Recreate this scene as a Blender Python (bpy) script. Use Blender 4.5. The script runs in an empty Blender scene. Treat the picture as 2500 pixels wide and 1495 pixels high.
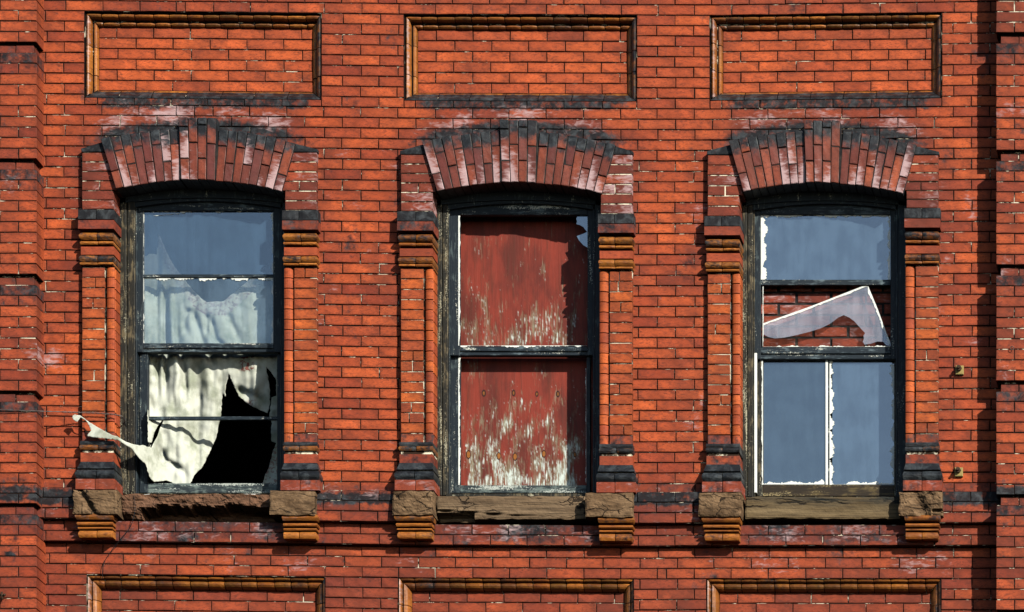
import bpy, math, random
from mathutils import Vector, noise
from mathutils.geometry import delaunay_2d_cdt
random.seed(7)
R = math.radians
S = 0.0025                    # metres per wall unit
D = 26.0                      # distance from the street camera to the wall
VX, VY = 3325.0, 4200.0       # foot of the camera on the wall plane, in wall units
sc = bpy.context.scene
# ------------------------------------------------------------------ camera, sky, sun
cam = bpy.data.cameras.new('camera'); co = bpy.data.objects.new('camera', cam)
sc.collection.objects.link(co); sc.camera = co
co.location = ((VX-1250)*S, -D, (747.5-VY)*S)
co.rotation_euler = (R(90), 0, 0)
cam.sensor_width = 36; cam.lens = 36*D/(2500*S)
cam.shift_x = -(VX-1250)/2500; cam.shift_y = (VY-747.5)/2500
cam.clip_start = 0.5; cam.clip_end = 3000
SUN = Vector((0.90, -1.0, 0.66)).normalized()
el = math.asin(SUN.z)
world = bpy.data.worlds.new("World"); sc.world = world; world.use_nodes = True
wn = world.node_tree
sky = wn.nodes.new('ShaderNodeTexSky'); sky.sky_type = 'NISHITA'; sky.sun_disc = False
sky.sun_elevation = el; sky.sun_rotation = math.atan2(SUN.x, SUN.y)
sky.air_density = 1.0; sky.dust_density = 0.6; sky.ozone_density = 1.5
bg = wn.nodes['Background']; bg.inputs['Strength'].default_value = 0.08
wn.links.new(sky.outputs[0], bg.inputs[0])
sl = bpy.data.lights.new('sun', 'SUN'); sl.energy = 5.0; sl.angle = R(0.5); sl.color = (1.0, 0.93, 0.82)
so = bpy.data.objects.new('sun', sl); sc.collection.objects.link(so)
so.rotation_euler = SUN.to_track_quat('Z', 'Y').to_euler()
sc.view_settings.view_transform = 'Standard'; sc.view_settings.look = 'None'
sc.view_settings.exposure = 0.38; sc.view_settings.gamma = 1.0
sc.render.engine = 'CYCLES'
sc.cycles.max_bounces = 6; sc.cycles.diffuse_bounces = 0; sc.cycles.transparent_max_bounces = 12

# ------------------------------------------------------------------ node helpers
class NT:
    def __init__(s, name):
        s.m = bpy.data.materials.new(name); s.m.use_nodes = True
        s.t = s.m.node_tree; s.t.nodes.clear()
        s.out = s.t.nodes.new('ShaderNodeOutputMaterial')
    def n(s, typ, ins=None, **kw):
        nd = s.t.nodes.new(typ)
        for k, v in kw.items(): setattr(nd, k, v)
        for k, v in (ins or {}).items():
            sk = nd.inputs[k]
            if isinstance(v, bpy.types.NodeSocket): s.t.links.new(v, sk)
            else: sk.default_value = v
        return nd
    def math(s, op, a, b=None, clamp=False):
        i = {0: a}
        if b is not None: i[1] = b
        nd = s.n('ShaderNodeMath', i, operation=op); nd.use_clamp = clamp
        return nd.outputs[0]
    def mix(s, f, a, b, bt='MIX'):
        nd = s.n('ShaderNodeMix', data_type='RGBA', blend_type=bt)
        for k, v in ((0, f), (6, a), (7, b)):
            if isinstance(v, bpy.types.NodeSocket): s.t.links.new(v, nd.inputs[k])
            else: nd.inputs[k].default_value = v
        return nd.outputs[2]
    def ss(s, v, lo, hi):
        nd = s.n('ShaderNodeMapRange', {0: v, 1: lo, 2: hi}, interpolation_type='SMOOTHSTEP')
        return nd.outputs[0]
    def pos(s, scale=(1, 1, 1), off=None):
        g = s.n('ShaderNodeNewGeometry')
        v = g.outputs['Position']
        if off is not None:
            v = s.n('ShaderNodeVectorMath', {0: v, 1: off}, operation='ADD').outputs[0]
        return s.n('ShaderNodeVectorMath', {0: v, 1: scale}, operation='MULTIPLY').outputs[0]
    def noise(s, vec, scale=10, detail=4, rough=0.55, dist=0):
        return s.n('ShaderNodeTexNoise', {'Vector': vec, 'Scale': scale, 'Detail': detail, 'Roughness': rough, 'Distortion': dist}).outputs['Fac']
    def bsdf(s, col, rough=0.8, bump=None, bstr=0.3, bdist=0.002, spec=0.3, metallic=0):
        b = s.n('ShaderNodeBsdfPrincipled', {'Base Color': col, 'Roughness': rough, 'Specular IOR Level': spec, 'Metallic': metallic})
        if bump is not None:
            bp = s.n('ShaderNodeBump', {'Height': bump, 'Strength': bstr, 'Distance': bdist})
            s.t.links.new(bp.outputs[0], b.inputs['Normal'])
        s.t.links.new(b.outputs[0], s.out.inputs[0])
        return b

def c4(r, g, b): return (r, g, b, 1)

def brick_mat(name, c1, c2, aged, speck=0.6, spec=0.25, rough=0.72):
    t = NT(name)
    a = t.n('ShaderNodeAttribute', attribute_name='brk')
    sep = t.n('ShaderNodeSeparateColor', {0: a.outputs['Color']})
    tone, soot, lime, age = sep.outputs[0], sep.outputs[1], sep.outputs[2], a.outputs['Alpha']
    rn = t.n('ShaderNodeAttribute', attribute_name='rnd').outputs['Fac']
    off = t.n('ShaderNodeCombineXYZ', {0: t.math('MULTIPLY', rn, 7.0), 1: 0, 2: t.math('MULTIPLY', rn, 13.0)}).outputs[0]
    edge = t.n('ShaderNodeAttribute', attribute_name='edge').outputs['Fac']
    p = t.pos((1, 1, 1), off)
    ps = t.pos((1, 1, 2.6), off)
    pw = t.pos((1, 1, 1))
    n1 = t.noise(p, 9, 5, 0.6); n2 = t.noise(ps, 60, 5, 0.7, 0.4); n3 = t.noise(ps, 210, 4, 0.7); n4 = t.noise(pw, 3.3, 6, 0.6)
    col = t.mix(tone, c1, c2)
    col = t.mix(age, col, aged)
    mot = t.math('ADD', t.math('MULTIPLY', n1, 1.5), 0.25)
    mot = t.math('MULTIPLY', mot, t.math('ADD', t.math('MULTIPLY', n3, 0.7), 0.65))
    gm = t.n('ShaderNodeCombineColor', {0: mot, 1: mot, 2: mot}).outputs[0]
    col = t.mix(1.0, col, gm, 'MULTIPLY')
    # darker burnt clouds, then firing marks and grime flecks
    n5 = t.noise(ps, 26, 6, 0.72, 0.5)
    col = t.mix(t.math('MULTIPLY', t.ss(n5, 0.47, 0.66), 0.58), col, c4(0.105, 0.023, 0.013))
    fl = t.math('MULTIPLY', t.ss(n2, 0.53, 0.66), t.ss(n1, 0.38, 0.58))
    col = t.mix(t.math('MULTIPLY', fl, speck), col, c4(0.035, 0.014, 0.010))
    # dirt gathered along the worn arrises
    ed = t.ss(t.math('ADD', edge, t.math('MULTIPLY', t.math('SUBTRACT', n2, 0.5), 1.2)), 0.35, 1.0)
    col = t.mix(t.math('MULTIPLY', ed, 0.5), col, c4(0.045, 0.014, 0.009))
    # broad weather veil
    col = t.mix(t.math('MULTIPLY', t.ss(n4, 0.47, 0.70), 0.5), col, c4(0.09, 0.022, 0.014))
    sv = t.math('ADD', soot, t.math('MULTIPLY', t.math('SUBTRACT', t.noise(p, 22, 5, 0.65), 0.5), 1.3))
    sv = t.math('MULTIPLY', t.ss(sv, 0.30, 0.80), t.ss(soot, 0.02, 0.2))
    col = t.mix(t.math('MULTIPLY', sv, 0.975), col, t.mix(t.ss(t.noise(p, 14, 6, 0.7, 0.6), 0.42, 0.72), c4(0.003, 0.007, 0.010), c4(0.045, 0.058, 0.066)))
    lv = t.math('ADD', lime, t.math('MULTIPLY', t.math('SUBTRACT', t.noise(ps, 17, 5, 0.6, 0.8), 0.5), 1.6))
    lv = t.math('MULTIPLY', t.ss(lv, 0.45, 1.05), t.ss(lime, 0.02, 0.25))
    col = t.mix(t.math('MULTIPLY', lv, 0.75), col, c4(0.50, 0.36, 0.37))
    h = t.math('ADD', t.math('MULTIPLY', n2, 0.6), t.math('MULTIPLY', n3, 0.5))
    t.bsdf(col, rough, h, 0.55, 0.0025, spec)
    return t.m
M = {}
M['brick'] = brick_mat('red_brick', c4(0.26, 0.040, 0.016), c4(0.52, 0.100, 0.026), c4(0.145, 0.030, 0.020))
M['pierbrick'] = brick_mat('orange_moulded_brick', c4(0.33, 0.060, 0.014), c4(0.50, 0.110, 0.022), c4(0.23, 0.040, 0.028), 0.35)
M['archbrick'] = brick_mat('arch_brick', c4(0.13, 0.028, 0.016), c4(0.32, 0.070, 0.026), c4(0.12, 0.030, 0.026), 0.3, 0.4, 0.5)
M['terra'] = brick_mat('glazed_terracotta', c4(0.24, 0.070, 0.010), c4(0.46, 0.165, 0.028), c4(0.10, 0.046, 0.010), 0.75, 0.45, 0.42)

def mortar_mat(name, dark, pale, lo, hi):
    t = NT(name)
    n1 = t.noise(t.pos(), 3.2, 5, 0.7); n2 = t.noise(t.pos(), 16, 4, 0.7); n3 = t.noise(t.pos(), 150, 3)
    f = t.ss(t.math('ADD', t.math('MULTIPLY', n1, 0.5), t.math('MULTIPLY', n2, 0.5)), lo, hi)
    t.bsdf(t.mix(f, dark, pale), 0.95, n3, 0.5, 0.003, 0.1)
    return t.m
M['mortar'] = mortar_mat('mortar', c4(0.016, 0.010, 0.008), c4(0.66, 0.60, 0.46), 0.535, 0.60)
M['palemortar'] = mortar_mat('pale_mortar', c4(0.03, 0.018, 0.012), c4(0.78, 0.72, 0.55), 0.475, 0.565)
M['mortar_gapshade'] = mortar_mat('dark_mortar_gap_shade', c4(0.012, 0.013, 0.015), c4(0.05, 0.045, 0.04), 0.4, 0.7)

def stone_mat(name, c1, c2, crack, sx=1.0):
    t = NT(name)
    p = t.pos((sx, 1, 2.2))
    n1 = t.noise(p, 7, 6, 0.65, 0.5); n2 = t.noise(t.pos((sx, 1, 9)), 20, 7, 0.78); n3 = t.noise(t.pos(), 180, 4)
    warp = t.n('ShaderNodeTexNoise', {'Vector': t.pos(), 'Scale': 9, 'Detail': 4})
    wv = t.n('ShaderNodeVectorMath', {0: warp.outputs['Color'], 1: (0.12, 0.12, 0.12)}, operation='MULTIPLY').outputs[0]
    pv = t.n('ShaderNodeVectorMath', {0: t.pos((sx, 1, 2.4)), 1: wv}, operation='ADD').outputs[0]
    vo = t.n('ShaderNodeTexVoronoi', {'Vector': pv, 'Scale': crack}, feature='DISTANCE_TO_EDGE')
    cr = t.math('SUBTRACT', 1.0, t.ss(vo.outputs['Distance'], 0.004, 0.035))
    cr = t.math('MULTIPLY', cr, t.ss(t.noise(t.pos(), 6, 2), 0.42, 0.56))
    col = t.mix(t.ss(n1, 0.3, 0.7), c1, c2)
    col = t.mix(t.math('MULTIPLY', t.ss(n2, 0.47, 0.62), 0.75), col, c4(0.035, 0.025, 0.017))
    col = t.mix(t.math('MULTIPLY', cr, 0.9), col, c4(0.008, 0.006, 0.005))
    a = t.n('ShaderNodeAttribute', attribute_name='brk')
    sp = t.n('ShaderNodeSeparateColor', {0: a.outputs['Color']})
    col = t.mix(t.math('MULTIPLY', sp.outputs[1], t.ss(n1, 0.35, 0.6)), col, c4(0.012, 0.018, 0.020))
    h = t.math('SUBTRACT', t.math('ADD', t.math('MULTIPLY', n2, 0.6), t.math('MULTIPLY', n3, 0.2)), cr)
    t.bsdf(col, 0.9, h, 0.8, 0.006, 0.15)
    return t.m
M['stone'] = stone_mat('weathered_brownstone', c4(0.075, 0.044, 0.022), c4(0.235, 0.150, 0.082), 5.5)
M['sillred'] = stone_mat('eroded_brownstone', c4(0.085, 0.042, 0.024), c4(0.20, 0.105, 0.062), 4.5)
M['sillgrey'] = stone_mat('stained_sandstone', c4(0.09, 0.062, 0.030), c4(0.22, 0.160, 0.085), 2.6, 0.22)
M['sillwood'] = stone_mat('split_grey_timber', c4(0.095, 0.062, 0.036), c4(0.25, 0.175, 0.105), 7.0, 0.20)

def wood_mat(name, base, wear, bare, amount, vertical=True, spec=0.3, rough=0.55):
    t = NT(name)
    st = (1, 1, 0.10) if vertical else (0.10, 1, 1)
    g = t.noise(t.pos(st), 95, 5, 0.7, 0.2); g2 = t.noise(t.pos(st), 30, 4, 0.6)
    n = t.noise(t.pos(), 11, 5, 0.65); f = t.noise(t.pos(), 130, 4, 0.6)
    f1 = t.ss(t.math('ADD', t.math('MULTIPLY', g, 0.55), t.math('MULTIPLY', n, 0.45)), amount, amount+0.09)
    f2 = t.ss(t.math('ADD', t.math('MULTIPLY', g2, 0.6), t.math('MULTIPLY', f, 0.4)), amount+0.06, amount+0.12)
    col = t.mix(f1, base, wear); col = t.mix(f2, col, bare)
    t.bsdf(col, rough, t.math('ADD', g, t.math('MULTIPLY', f1, -0.3)), 0.6, 0.003, spec)
    return t.m
M['paint'] = wood_mat('flaking_dark_paint', c4(0.008, 0.015, 0.022), c4(0.06, 0.085, 0.09), c4(0.42, 0.44, 0.38), 0.53)
M['painth'] = wood_mat('flaking_dark_paint_rail', c4(0.010, 0.018, 0.026), c4(0.10, 0.14, 0.16), c4(0.5, 0.52, 0.46), 0.51, False)
M['rawwood'] = wood_mat('weathered_grey_brown_wood', c4(0.012, 0.012, 0.009), c4(0.115, 0.092, 0.052), c4(0.33, 0.31, 0.22), 0.50)
M['railwood'] = wood_mat('grey_weathered_rail', c4(0.02, 0.03, 0.035), c4(0.13, 0.17, 0.16), c4(0.42, 0.46, 0.42), 0.47, False)
M['olivewood'] = wood_mat('olive_bare_wood', c4(0.022, 0.015, 0.008), c4(0.09, 0.065, 0.025), c4(0.3, 0.24, 0.12), 0.50, False)
M['white'] = wood_mat('old_white_putty', c4(0.72, 0.76, 0.72), c4(0.85, 0.88, 0.84), c4(0.35, 0.36, 0.32), 0.52, True, 0.3, 0.6)

def flat_mat(name, col, rough=0.9, nscale=20, amt=0.3, spec=0.2, metallic=0):
    t = NT(name); n = t.noise(t.pos(), nscale, 5, 0.6)
    d = c4(*[c*(1-amt) for c in col[:3]])
    t.bsdf(t.mix(n, d, col), rough, n, 0.4, 0.003, spec, metallic); return t.m
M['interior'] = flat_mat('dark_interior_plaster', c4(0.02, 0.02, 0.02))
M['ground'] = flat_mat('asphalt', c4(0.055, 0.053, 0.05), 0.95, 4)
M['rust'] = flat_mat('rusty_iron', c4(0.07, 0.04, 0.02), 0.7, 90, 0.7, 0.4, 0.3)
M['brassy'] = flat_mat('weathered_yellow_plate', c4(0.42, 0.33, 0.12), 0.6, 120, 0.6)
M['wire'] = flat_mat('dull_wire', c4(0.16, 0.14, 0.13), 0.5, 60, 0.6, 0.5, 0.4)
M['blackwire'] = flat_mat('black_cable', c4(0.012, 0.014, 0.017), 0.6, 60, 0.4)

def glass_mat(name, refl, trans, film, filmcol):
    """old window glass: part mirror of the sky, part see-through, part grime film that also carries painted sky colour"""
    t = NT(name)
    n = t.noise(t.pos(), 1.6, 3, 0.5); nv = t.noise(t.pos((1, 1, 0.12)), 26, 5, 0.6); nf = t.noise(t.pos(), 6, 5, 0.6)
    bp = t.n('ShaderNodeBump', {'Height': n, 'Strength': 0.25, 'Distance': 0.02})
    gl = t.n('ShaderNodeBsdfGlossy', {'Color': c4(0.93, 0.96, 0.98), 'Roughness': 0.04}); t.t.links.new(bp.outputs[0], gl.inputs['Normal'])
    tr = t.n('ShaderNodeBsdfTransparent', {'Color': c4(0.95, 0.98, 0.98)})
    df = t.n('ShaderNodeBsdfDiffuse', {'Color': filmcol})  # film tint adds painted sky reflection to the grime
    fm = t.math('MULTIPLY', t.math('ADD', t.math('MULTIPLY', nv, 0.7), t.math('MULTIPLY', nf, 0.9)), film*1.25, True)
    fcol = t.mix(t.ss(t.math('ADD', t.math('MULTIPLY', nf, 0.6), t.math('MULTIPLY', nv, 0.4)), 0.36, 0.62), c4(*[c*0.78 for c in filmcol[:3]]), c4(*[min(1, c*1.15) for c in filmcol[:3]]))
    t.t.links.new(fcol, df.inputs['Color'])
    m1 = t.n('ShaderNodeMixShader', {0: fm, 1: tr.outputs[0], 2: df.outputs[0]})
    m2 = t.n('ShaderNodeMixShader', {0: refl, 1: m1.outputs[0], 2: gl.outputs[0]})
    t.t.links.new(m2.outputs[0], t.out.inputs[0]); return t.m
M['glass'] = glass_mat('old_glass', 0.12, 1, 0.07, c4(0.40, 0.62, 0.85))
M['topglass'] = glass_mat('filmed_glass', 0.24, 1, 0.30, c4(0.060, 0.115, 0.185))
M['dirtyglass'] = glass_mat('grimy_glass', 0.37, 1, 0.95, c4(0.050, 0.082, 0.118))
M['darkglass'] = glass_mat('grimy_dark_glass', 0.32, 1, 0.9, c4(0.028, 0.047, 0.066))
M['shard'] = glass_mat('loose_pane_glass', 0.17, 1, 0.20, c4(0.62, 0.58, 0.64))

def cloth_mat():
    t = NT('cream_cloth')
    a = t.n('ShaderNodeAttribute', attribute_name='brk')
    sp = t.n('ShaderNodeSeparateColor', {0: a.outputs['Color']})
    n = t.noise(t.pos(), 7, 5, 0.6); n2 = t.noise(t.pos(), 38, 5, 0.6, 1.0); w = t.noise(t.pos((1, 1, 0.3)), 14, 4)
    col = t.mix(t.ss(n, 0.42, 0.68), c4(0.70, 0.74, 0.65), c4(0.36, 0.40, 0.31))
    col = t.mix(t.math('MULTIPLY', t.ss(w, 0.55, 0.7), 0.45), col, c4(0.36, 0.38, 0.28))
    hem = t.mix(t.ss(n2, 0.46, 0.58), c4(0.62, 0.62, 0.58), c4(0.34, 0.26, 0.29))
    col = t.mix(sp.outputs[0], col, hem)
    col = t.mix(t.math('MULTIPLY', sp.outputs[1], t.ss(n2, 0.47, 0.56)), col, c4(0.30, 0.12, 0.10))
    b = t.bsdf(col, 0.85, n2, 0.3, 0.004, 0.1)
    tl = t.n('ShaderNodeBsdfTranslucent', {'Color': col})
    mx = t.n('ShaderNodeMixShader', {0: 0.22, 1: b.outputs[0], 2: tl.outputs[0]})
    t.t.links.new(mx.outputs[0], t.out.inputs[0]); return t.m
M['cloth'] = cloth_mat()

def board_mat():
    t = NT('peeling_red_paint')
    a = t.n('ShaderNodeAttribute', attribute_name='brk')
    sp = t.n('ShaderNodeSeparateColor', {0: a.outputs['Color']})
    red, peel, white, knot = None, sp.outputs[0], sp.outputs[1], sp.outputs[2]
    g = t.noise(t.pos((1, 1, 0.06)), 60, 5, 0.65); n = t.noise(t.pos((1, 1, 0.4)), 7, 5, 0.6)
    red = t.mix(t.ss(n, 0.35, 0.68), c4(0.225, 0.032, 0.018), c4(0.105, 0.018, 0.012))
    red = t.mix(t.math('MULTIPLY', t.ss(g, 0.48, 0.66), 0.5), red, c4(0.075, 0.022, 0.012))
    wood = t.mix(t.ss(g, .3, .7), c4(0.10, 0.070, 0.032), c4(0.27, 0.26, 0.18))
    col = t.mix(peel, red, wood)
    col = t.mix(white, col, c4(0.56, 0.64, 0.60))
    kc = t.mix(t.ss(knot, 0.62, 0.9), c4(0.02, 0.006, 0.004), t.mix(t.noise(t.pos(), 90, 3), c4(0.12, 0.035, 0.008), c4(0.42, 0.16, 0.025)))
    col = t.mix(t.ss(knot, 0.15, 0.5), col, kc)
    t.bsdf(col, 0.62, t.math('ADD', g, t.math('MULTIPLY', peel, -0.7)), 0.6, 0.003, 0.3)
    return t.m
M['board'] = board_mat()

# ------------------------------------------------------------------ mesh helpers
def P(x, y, out): return ((x-1250)*S, -out, (747.5-y)*S)
def ip(x, y, out):            # wall position of a point seen at (x, y) that stands `out` metres proud
    k = out/D
    return (x+(VX-x)*k, y+(VY-y)*k)
def lerp(a, b, t): return a+(b-a)*t
def interp(x, xs, ys):
    if x <= xs[0]: return ys[0]
    for i in range(len(xs)-1):
        if x <= xs[i+1]: return lerp(ys[i], ys[i+1], (x-xs[i])/(xs[i+1]-xs[i]))
    return ys[-1]
BX = [100, 784, 986, 1554, 1734, 2299, 2430]
def bow(x, y):                # the old courses are not level
    t = min(max((y-30)/1370, -0.2), 1.2)
    return lerp(interp(x, BX, [0, 6, 9, 11, 12, 5, 3]), interp(x, BX, [0, 7, 10, 13, 12, 12, 12]), t)

class MB:
    def __init__(s, *mats): s.v = []; s.f = []; s.m = []; s.a = []; s.r = []; s.e = []; s.mats = mats
    def add(s, pts, faces, mi=0, at=(0.5, 0, 0, 0), rnd=0.0, eg=None):
        o = len(s.v); s.v += pts
        s.f += [tuple(i+o for i in f) for f in faces]; s.m += [mi]*len(faces)
        s.a += at if isinstance(at, list) else [at]*len(pts)
        s.r += [rnd]*len(pts); s.e += eg or [0.0]*len(pts)
    def box(s, x0, x1, y0, y1, o0, o1, mi=0, at=(0.5, 0, 0, 0), rnd=0, ch=0.0):
        """x, y in wall units; o0 = back, o1 = front (metres proud)"""
        if ch:
            c = ch/S
            pts = [P(x0, y0, o0), P(x1, y0, o0), P(x1, y1, o0), P(x0, y1, o0),
                   P(x0, y0, o1-ch), P(x1, y0, o1-ch), P(x1, y1, o1-ch), P(x0, y1, o1-ch),
                   P(x0+c, y0+c, o1), P(x1-c, y0+c, o1), P(x1-c, y1-c, o1), P(x0+c, y1-c, o1)]
            fs = [(0, 1, 2, 3), (8, 11, 10, 9), (0, 4, 5, 1), (1, 5, 6, 2), (2, 6, 7, 3), (3, 7, 4, 0),
                  (4, 8, 9, 5), (5, 9, 10, 6), (6, 10, 11, 7), (7, 11, 8, 4)]
        else:
            pts = [P(x0, y0, o0), P(x1, y0, o0), P(x1, y1, o0), P(x0, y1, o0), P(x0, y0, o1), P(x1, y0, o1), P(x1, y1, o1), P(x0, y1, o1)]
            fs = [(0, 1, 2, 3), (4, 7, 6, 5), (0, 4, 5, 1), (1, 5, 6, 2), (2, 6, 7, 3), (3, 7, 4, 0)]
        s.add(pts, fs, mi, at, rnd)
    def ibox(s, x0, x1, y0, y1, o1, thick, mi=0, at=(0.5, 0, 0, 0), ch=0.003):
        a = ip(x0, y0, o1); b = ip(x1, y1, o1)
        s.box(a[0], b[0], a[1], b[1], o1-thick, o1, mi, at, 0, ch)
    def prism(s, poly, o0, o1, mi=0, at=(0.5, 0, 0, 0)):
        n = len(poly)
        pts = [P(x, y, o1) for x, y in poly]+[P(x, y, o0) for x, y in poly]
        fs = [tuple(range(n)), tuple(range(2*n-1, n-1, -1))]+[(i, i+n, (i+1) % n+n, (i+1) % n) for i in range(n)]
        s.add(pts, fs, mi, at)
    def build(s, name, parent=None, smooth=False):
        me = bpy.data.meshes.new(name); me.from_pydata(s.v, [], s.f)
        for m in s.mats: me.materials.append(M[m])
        me.polygons.foreach_set('material_index', s.m)
        ca = me.attributes.new('brk', 'FLOAT_COLOR', 'POINT')
        ca.data.foreach_set('color', [c for a in s.a for c in a])
        ra = me.attributes.new('rnd', 'FLOAT', 'POINT'); ra.data.foreach_set('value', s.r)
        ea = me.attributes.new('edge', 'FLOAT', 'POINT'); ea.data.foreach_set('value', s.e)
        import bmesh
        bm = bmesh.new(); bm.from_mesh(me); bmesh.ops.recalc_face_normals(bm, faces=bm.faces); bm.to_mesh(me); bm.free()
        if smooth: me.polygons.foreach_set('use_smooth', [True]*len(me.polygons))
        me.update()
        o = bpy.data.objects.new(name, me); sc.collection.objects.link(o)
        if parent: o.parent = parent
        return o

def tag(o, label=None, cat=None, group=None, kind=None):
    if label: o['label'] = label
    if cat: o['category'] = cat
    if group: o['group'] = group
    if kind: o['kind'] = kind
    return o

# ------------------------------------------------------------------ stains (own shapes, seen as soot and lime; holes as painted dark spots)
WIN = [  # world openings and arch spans
    dict(xi=(283, 699), arch=(245, 721), ady=0),
    dict(xi=(1060, 1468), arch=(1029, 1503), ady=5.5),
    dict(xi=(1808, 2214), arch=(1778, 2238), ady=6.5)]
PANELS_T = [(206, 784, 28, 237), (986, 1554, 27, 245-9), (1733, 2299, 26, 243-10)]
PANELS_B = [(207, 789, 1399, 1606), (968, 1543.5, 1396, 1604), (1722, 2295.5, 1397, 1604)]
def g1(d, w): return math.exp(-(d/w)**2)
HOLE_SPOTS = [(817, 1382, 4), (1638, 1382, 4.5), (835, 1362, 4), (2451, 1372, 7), (46, 1372, 5), (1250, 35, 3)]  # small wall holes, their dark depth painted as spots
def nz(x, y, s, seed=0): return noise.noise(Vector((x*s, y*s, seed)))
def stains(x, y):
    s = 0.0; l = 0.0; a = 0.12
    for p in PANELS_T:
        if p[0]-10 < x < p[1]+10:
            e = min(1, max(0, (x-p[0]+5)/60))*min(1, max(0, (p[1]+15-x)/60))
            if y > 222: s = max(s, 0.72*e*g1(max(0, y-262), 10) if y < 290 else 0)
            if y < 30: s = max(s, 0.30*e); a = max(a, 0.45*e)
    for w in WIN:
        xl, xr = w['arch']; c = (xl+xr)/2; h = (xr-xl)/2
        u = (x-c)/h
        if abs(u) < 1.35 and y < 560:
            e = 1-max(0, (abs(u)-0.9)/0.45)
            ya = 312+w['ady']+32*abs(u)**2
            dist = ya-y
            if -30 < dist < 70:
                s = max(s, e*0.85*g1(dist-6, 24))
                l = max(l, e*(0.62+0.6*nz(x, y, 0.013, 3))*g1(dist-38, 34))
            a = max(a, e*(0.75*g1(max(0, dist-20), 50) if dist > -40 else 0.5))
        d = min(abs(x-w['xi'][0]+80), abs(x-w['xi'][1]-80))
        if 330 < y < 560 and d < 60:
            l = max(l, 0.42*g1(d-15, 26)*(0.7+0.6*nz(x, y, 0.02, 5))*g1(y-440, 110)); a = max(a, 0.5*g1(d, 40))
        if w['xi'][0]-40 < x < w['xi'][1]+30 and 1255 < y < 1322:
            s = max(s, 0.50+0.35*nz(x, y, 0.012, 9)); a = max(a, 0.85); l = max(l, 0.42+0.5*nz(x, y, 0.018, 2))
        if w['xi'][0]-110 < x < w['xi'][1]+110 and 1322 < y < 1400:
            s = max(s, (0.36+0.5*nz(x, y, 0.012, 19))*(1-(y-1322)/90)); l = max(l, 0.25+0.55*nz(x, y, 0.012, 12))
        # drip stain beside the capitals
        if 500 < y < 720 and d < 45: a = max(a, 0.35)
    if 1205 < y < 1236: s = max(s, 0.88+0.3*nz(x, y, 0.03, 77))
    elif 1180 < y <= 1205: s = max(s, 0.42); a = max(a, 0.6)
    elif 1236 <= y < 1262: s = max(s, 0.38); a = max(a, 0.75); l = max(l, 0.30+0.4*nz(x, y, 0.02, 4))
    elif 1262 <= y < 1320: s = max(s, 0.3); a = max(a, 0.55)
    if y > 1320: a = max(a, 0.42)
    if y > 1400: a = max(a, 0.50)
    for sx, sy, r in HOLE_SPOTS:
        dd = math.hypot(x-sx, y-sy)
        if dd < r*2: s = max(s, 1.6*g1(dd, r))
    s = max(s, 0.9*nz(x, y, 0.011, 41)-0.12+0.25*nz(x, y, 0.05, 43)); l = max(l, 0.85*nz(x, y, 0.012, 51)-0.02+0.3*nz(x, y, 0.04, 53)) if 235 < y < 1320 else l
    a += 0.22*nz(x, y, 0.006, 30)+0.12*nz(x, y, 0.02, 31)
    return s, max(0, l), min(1, max(0, a))

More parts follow.
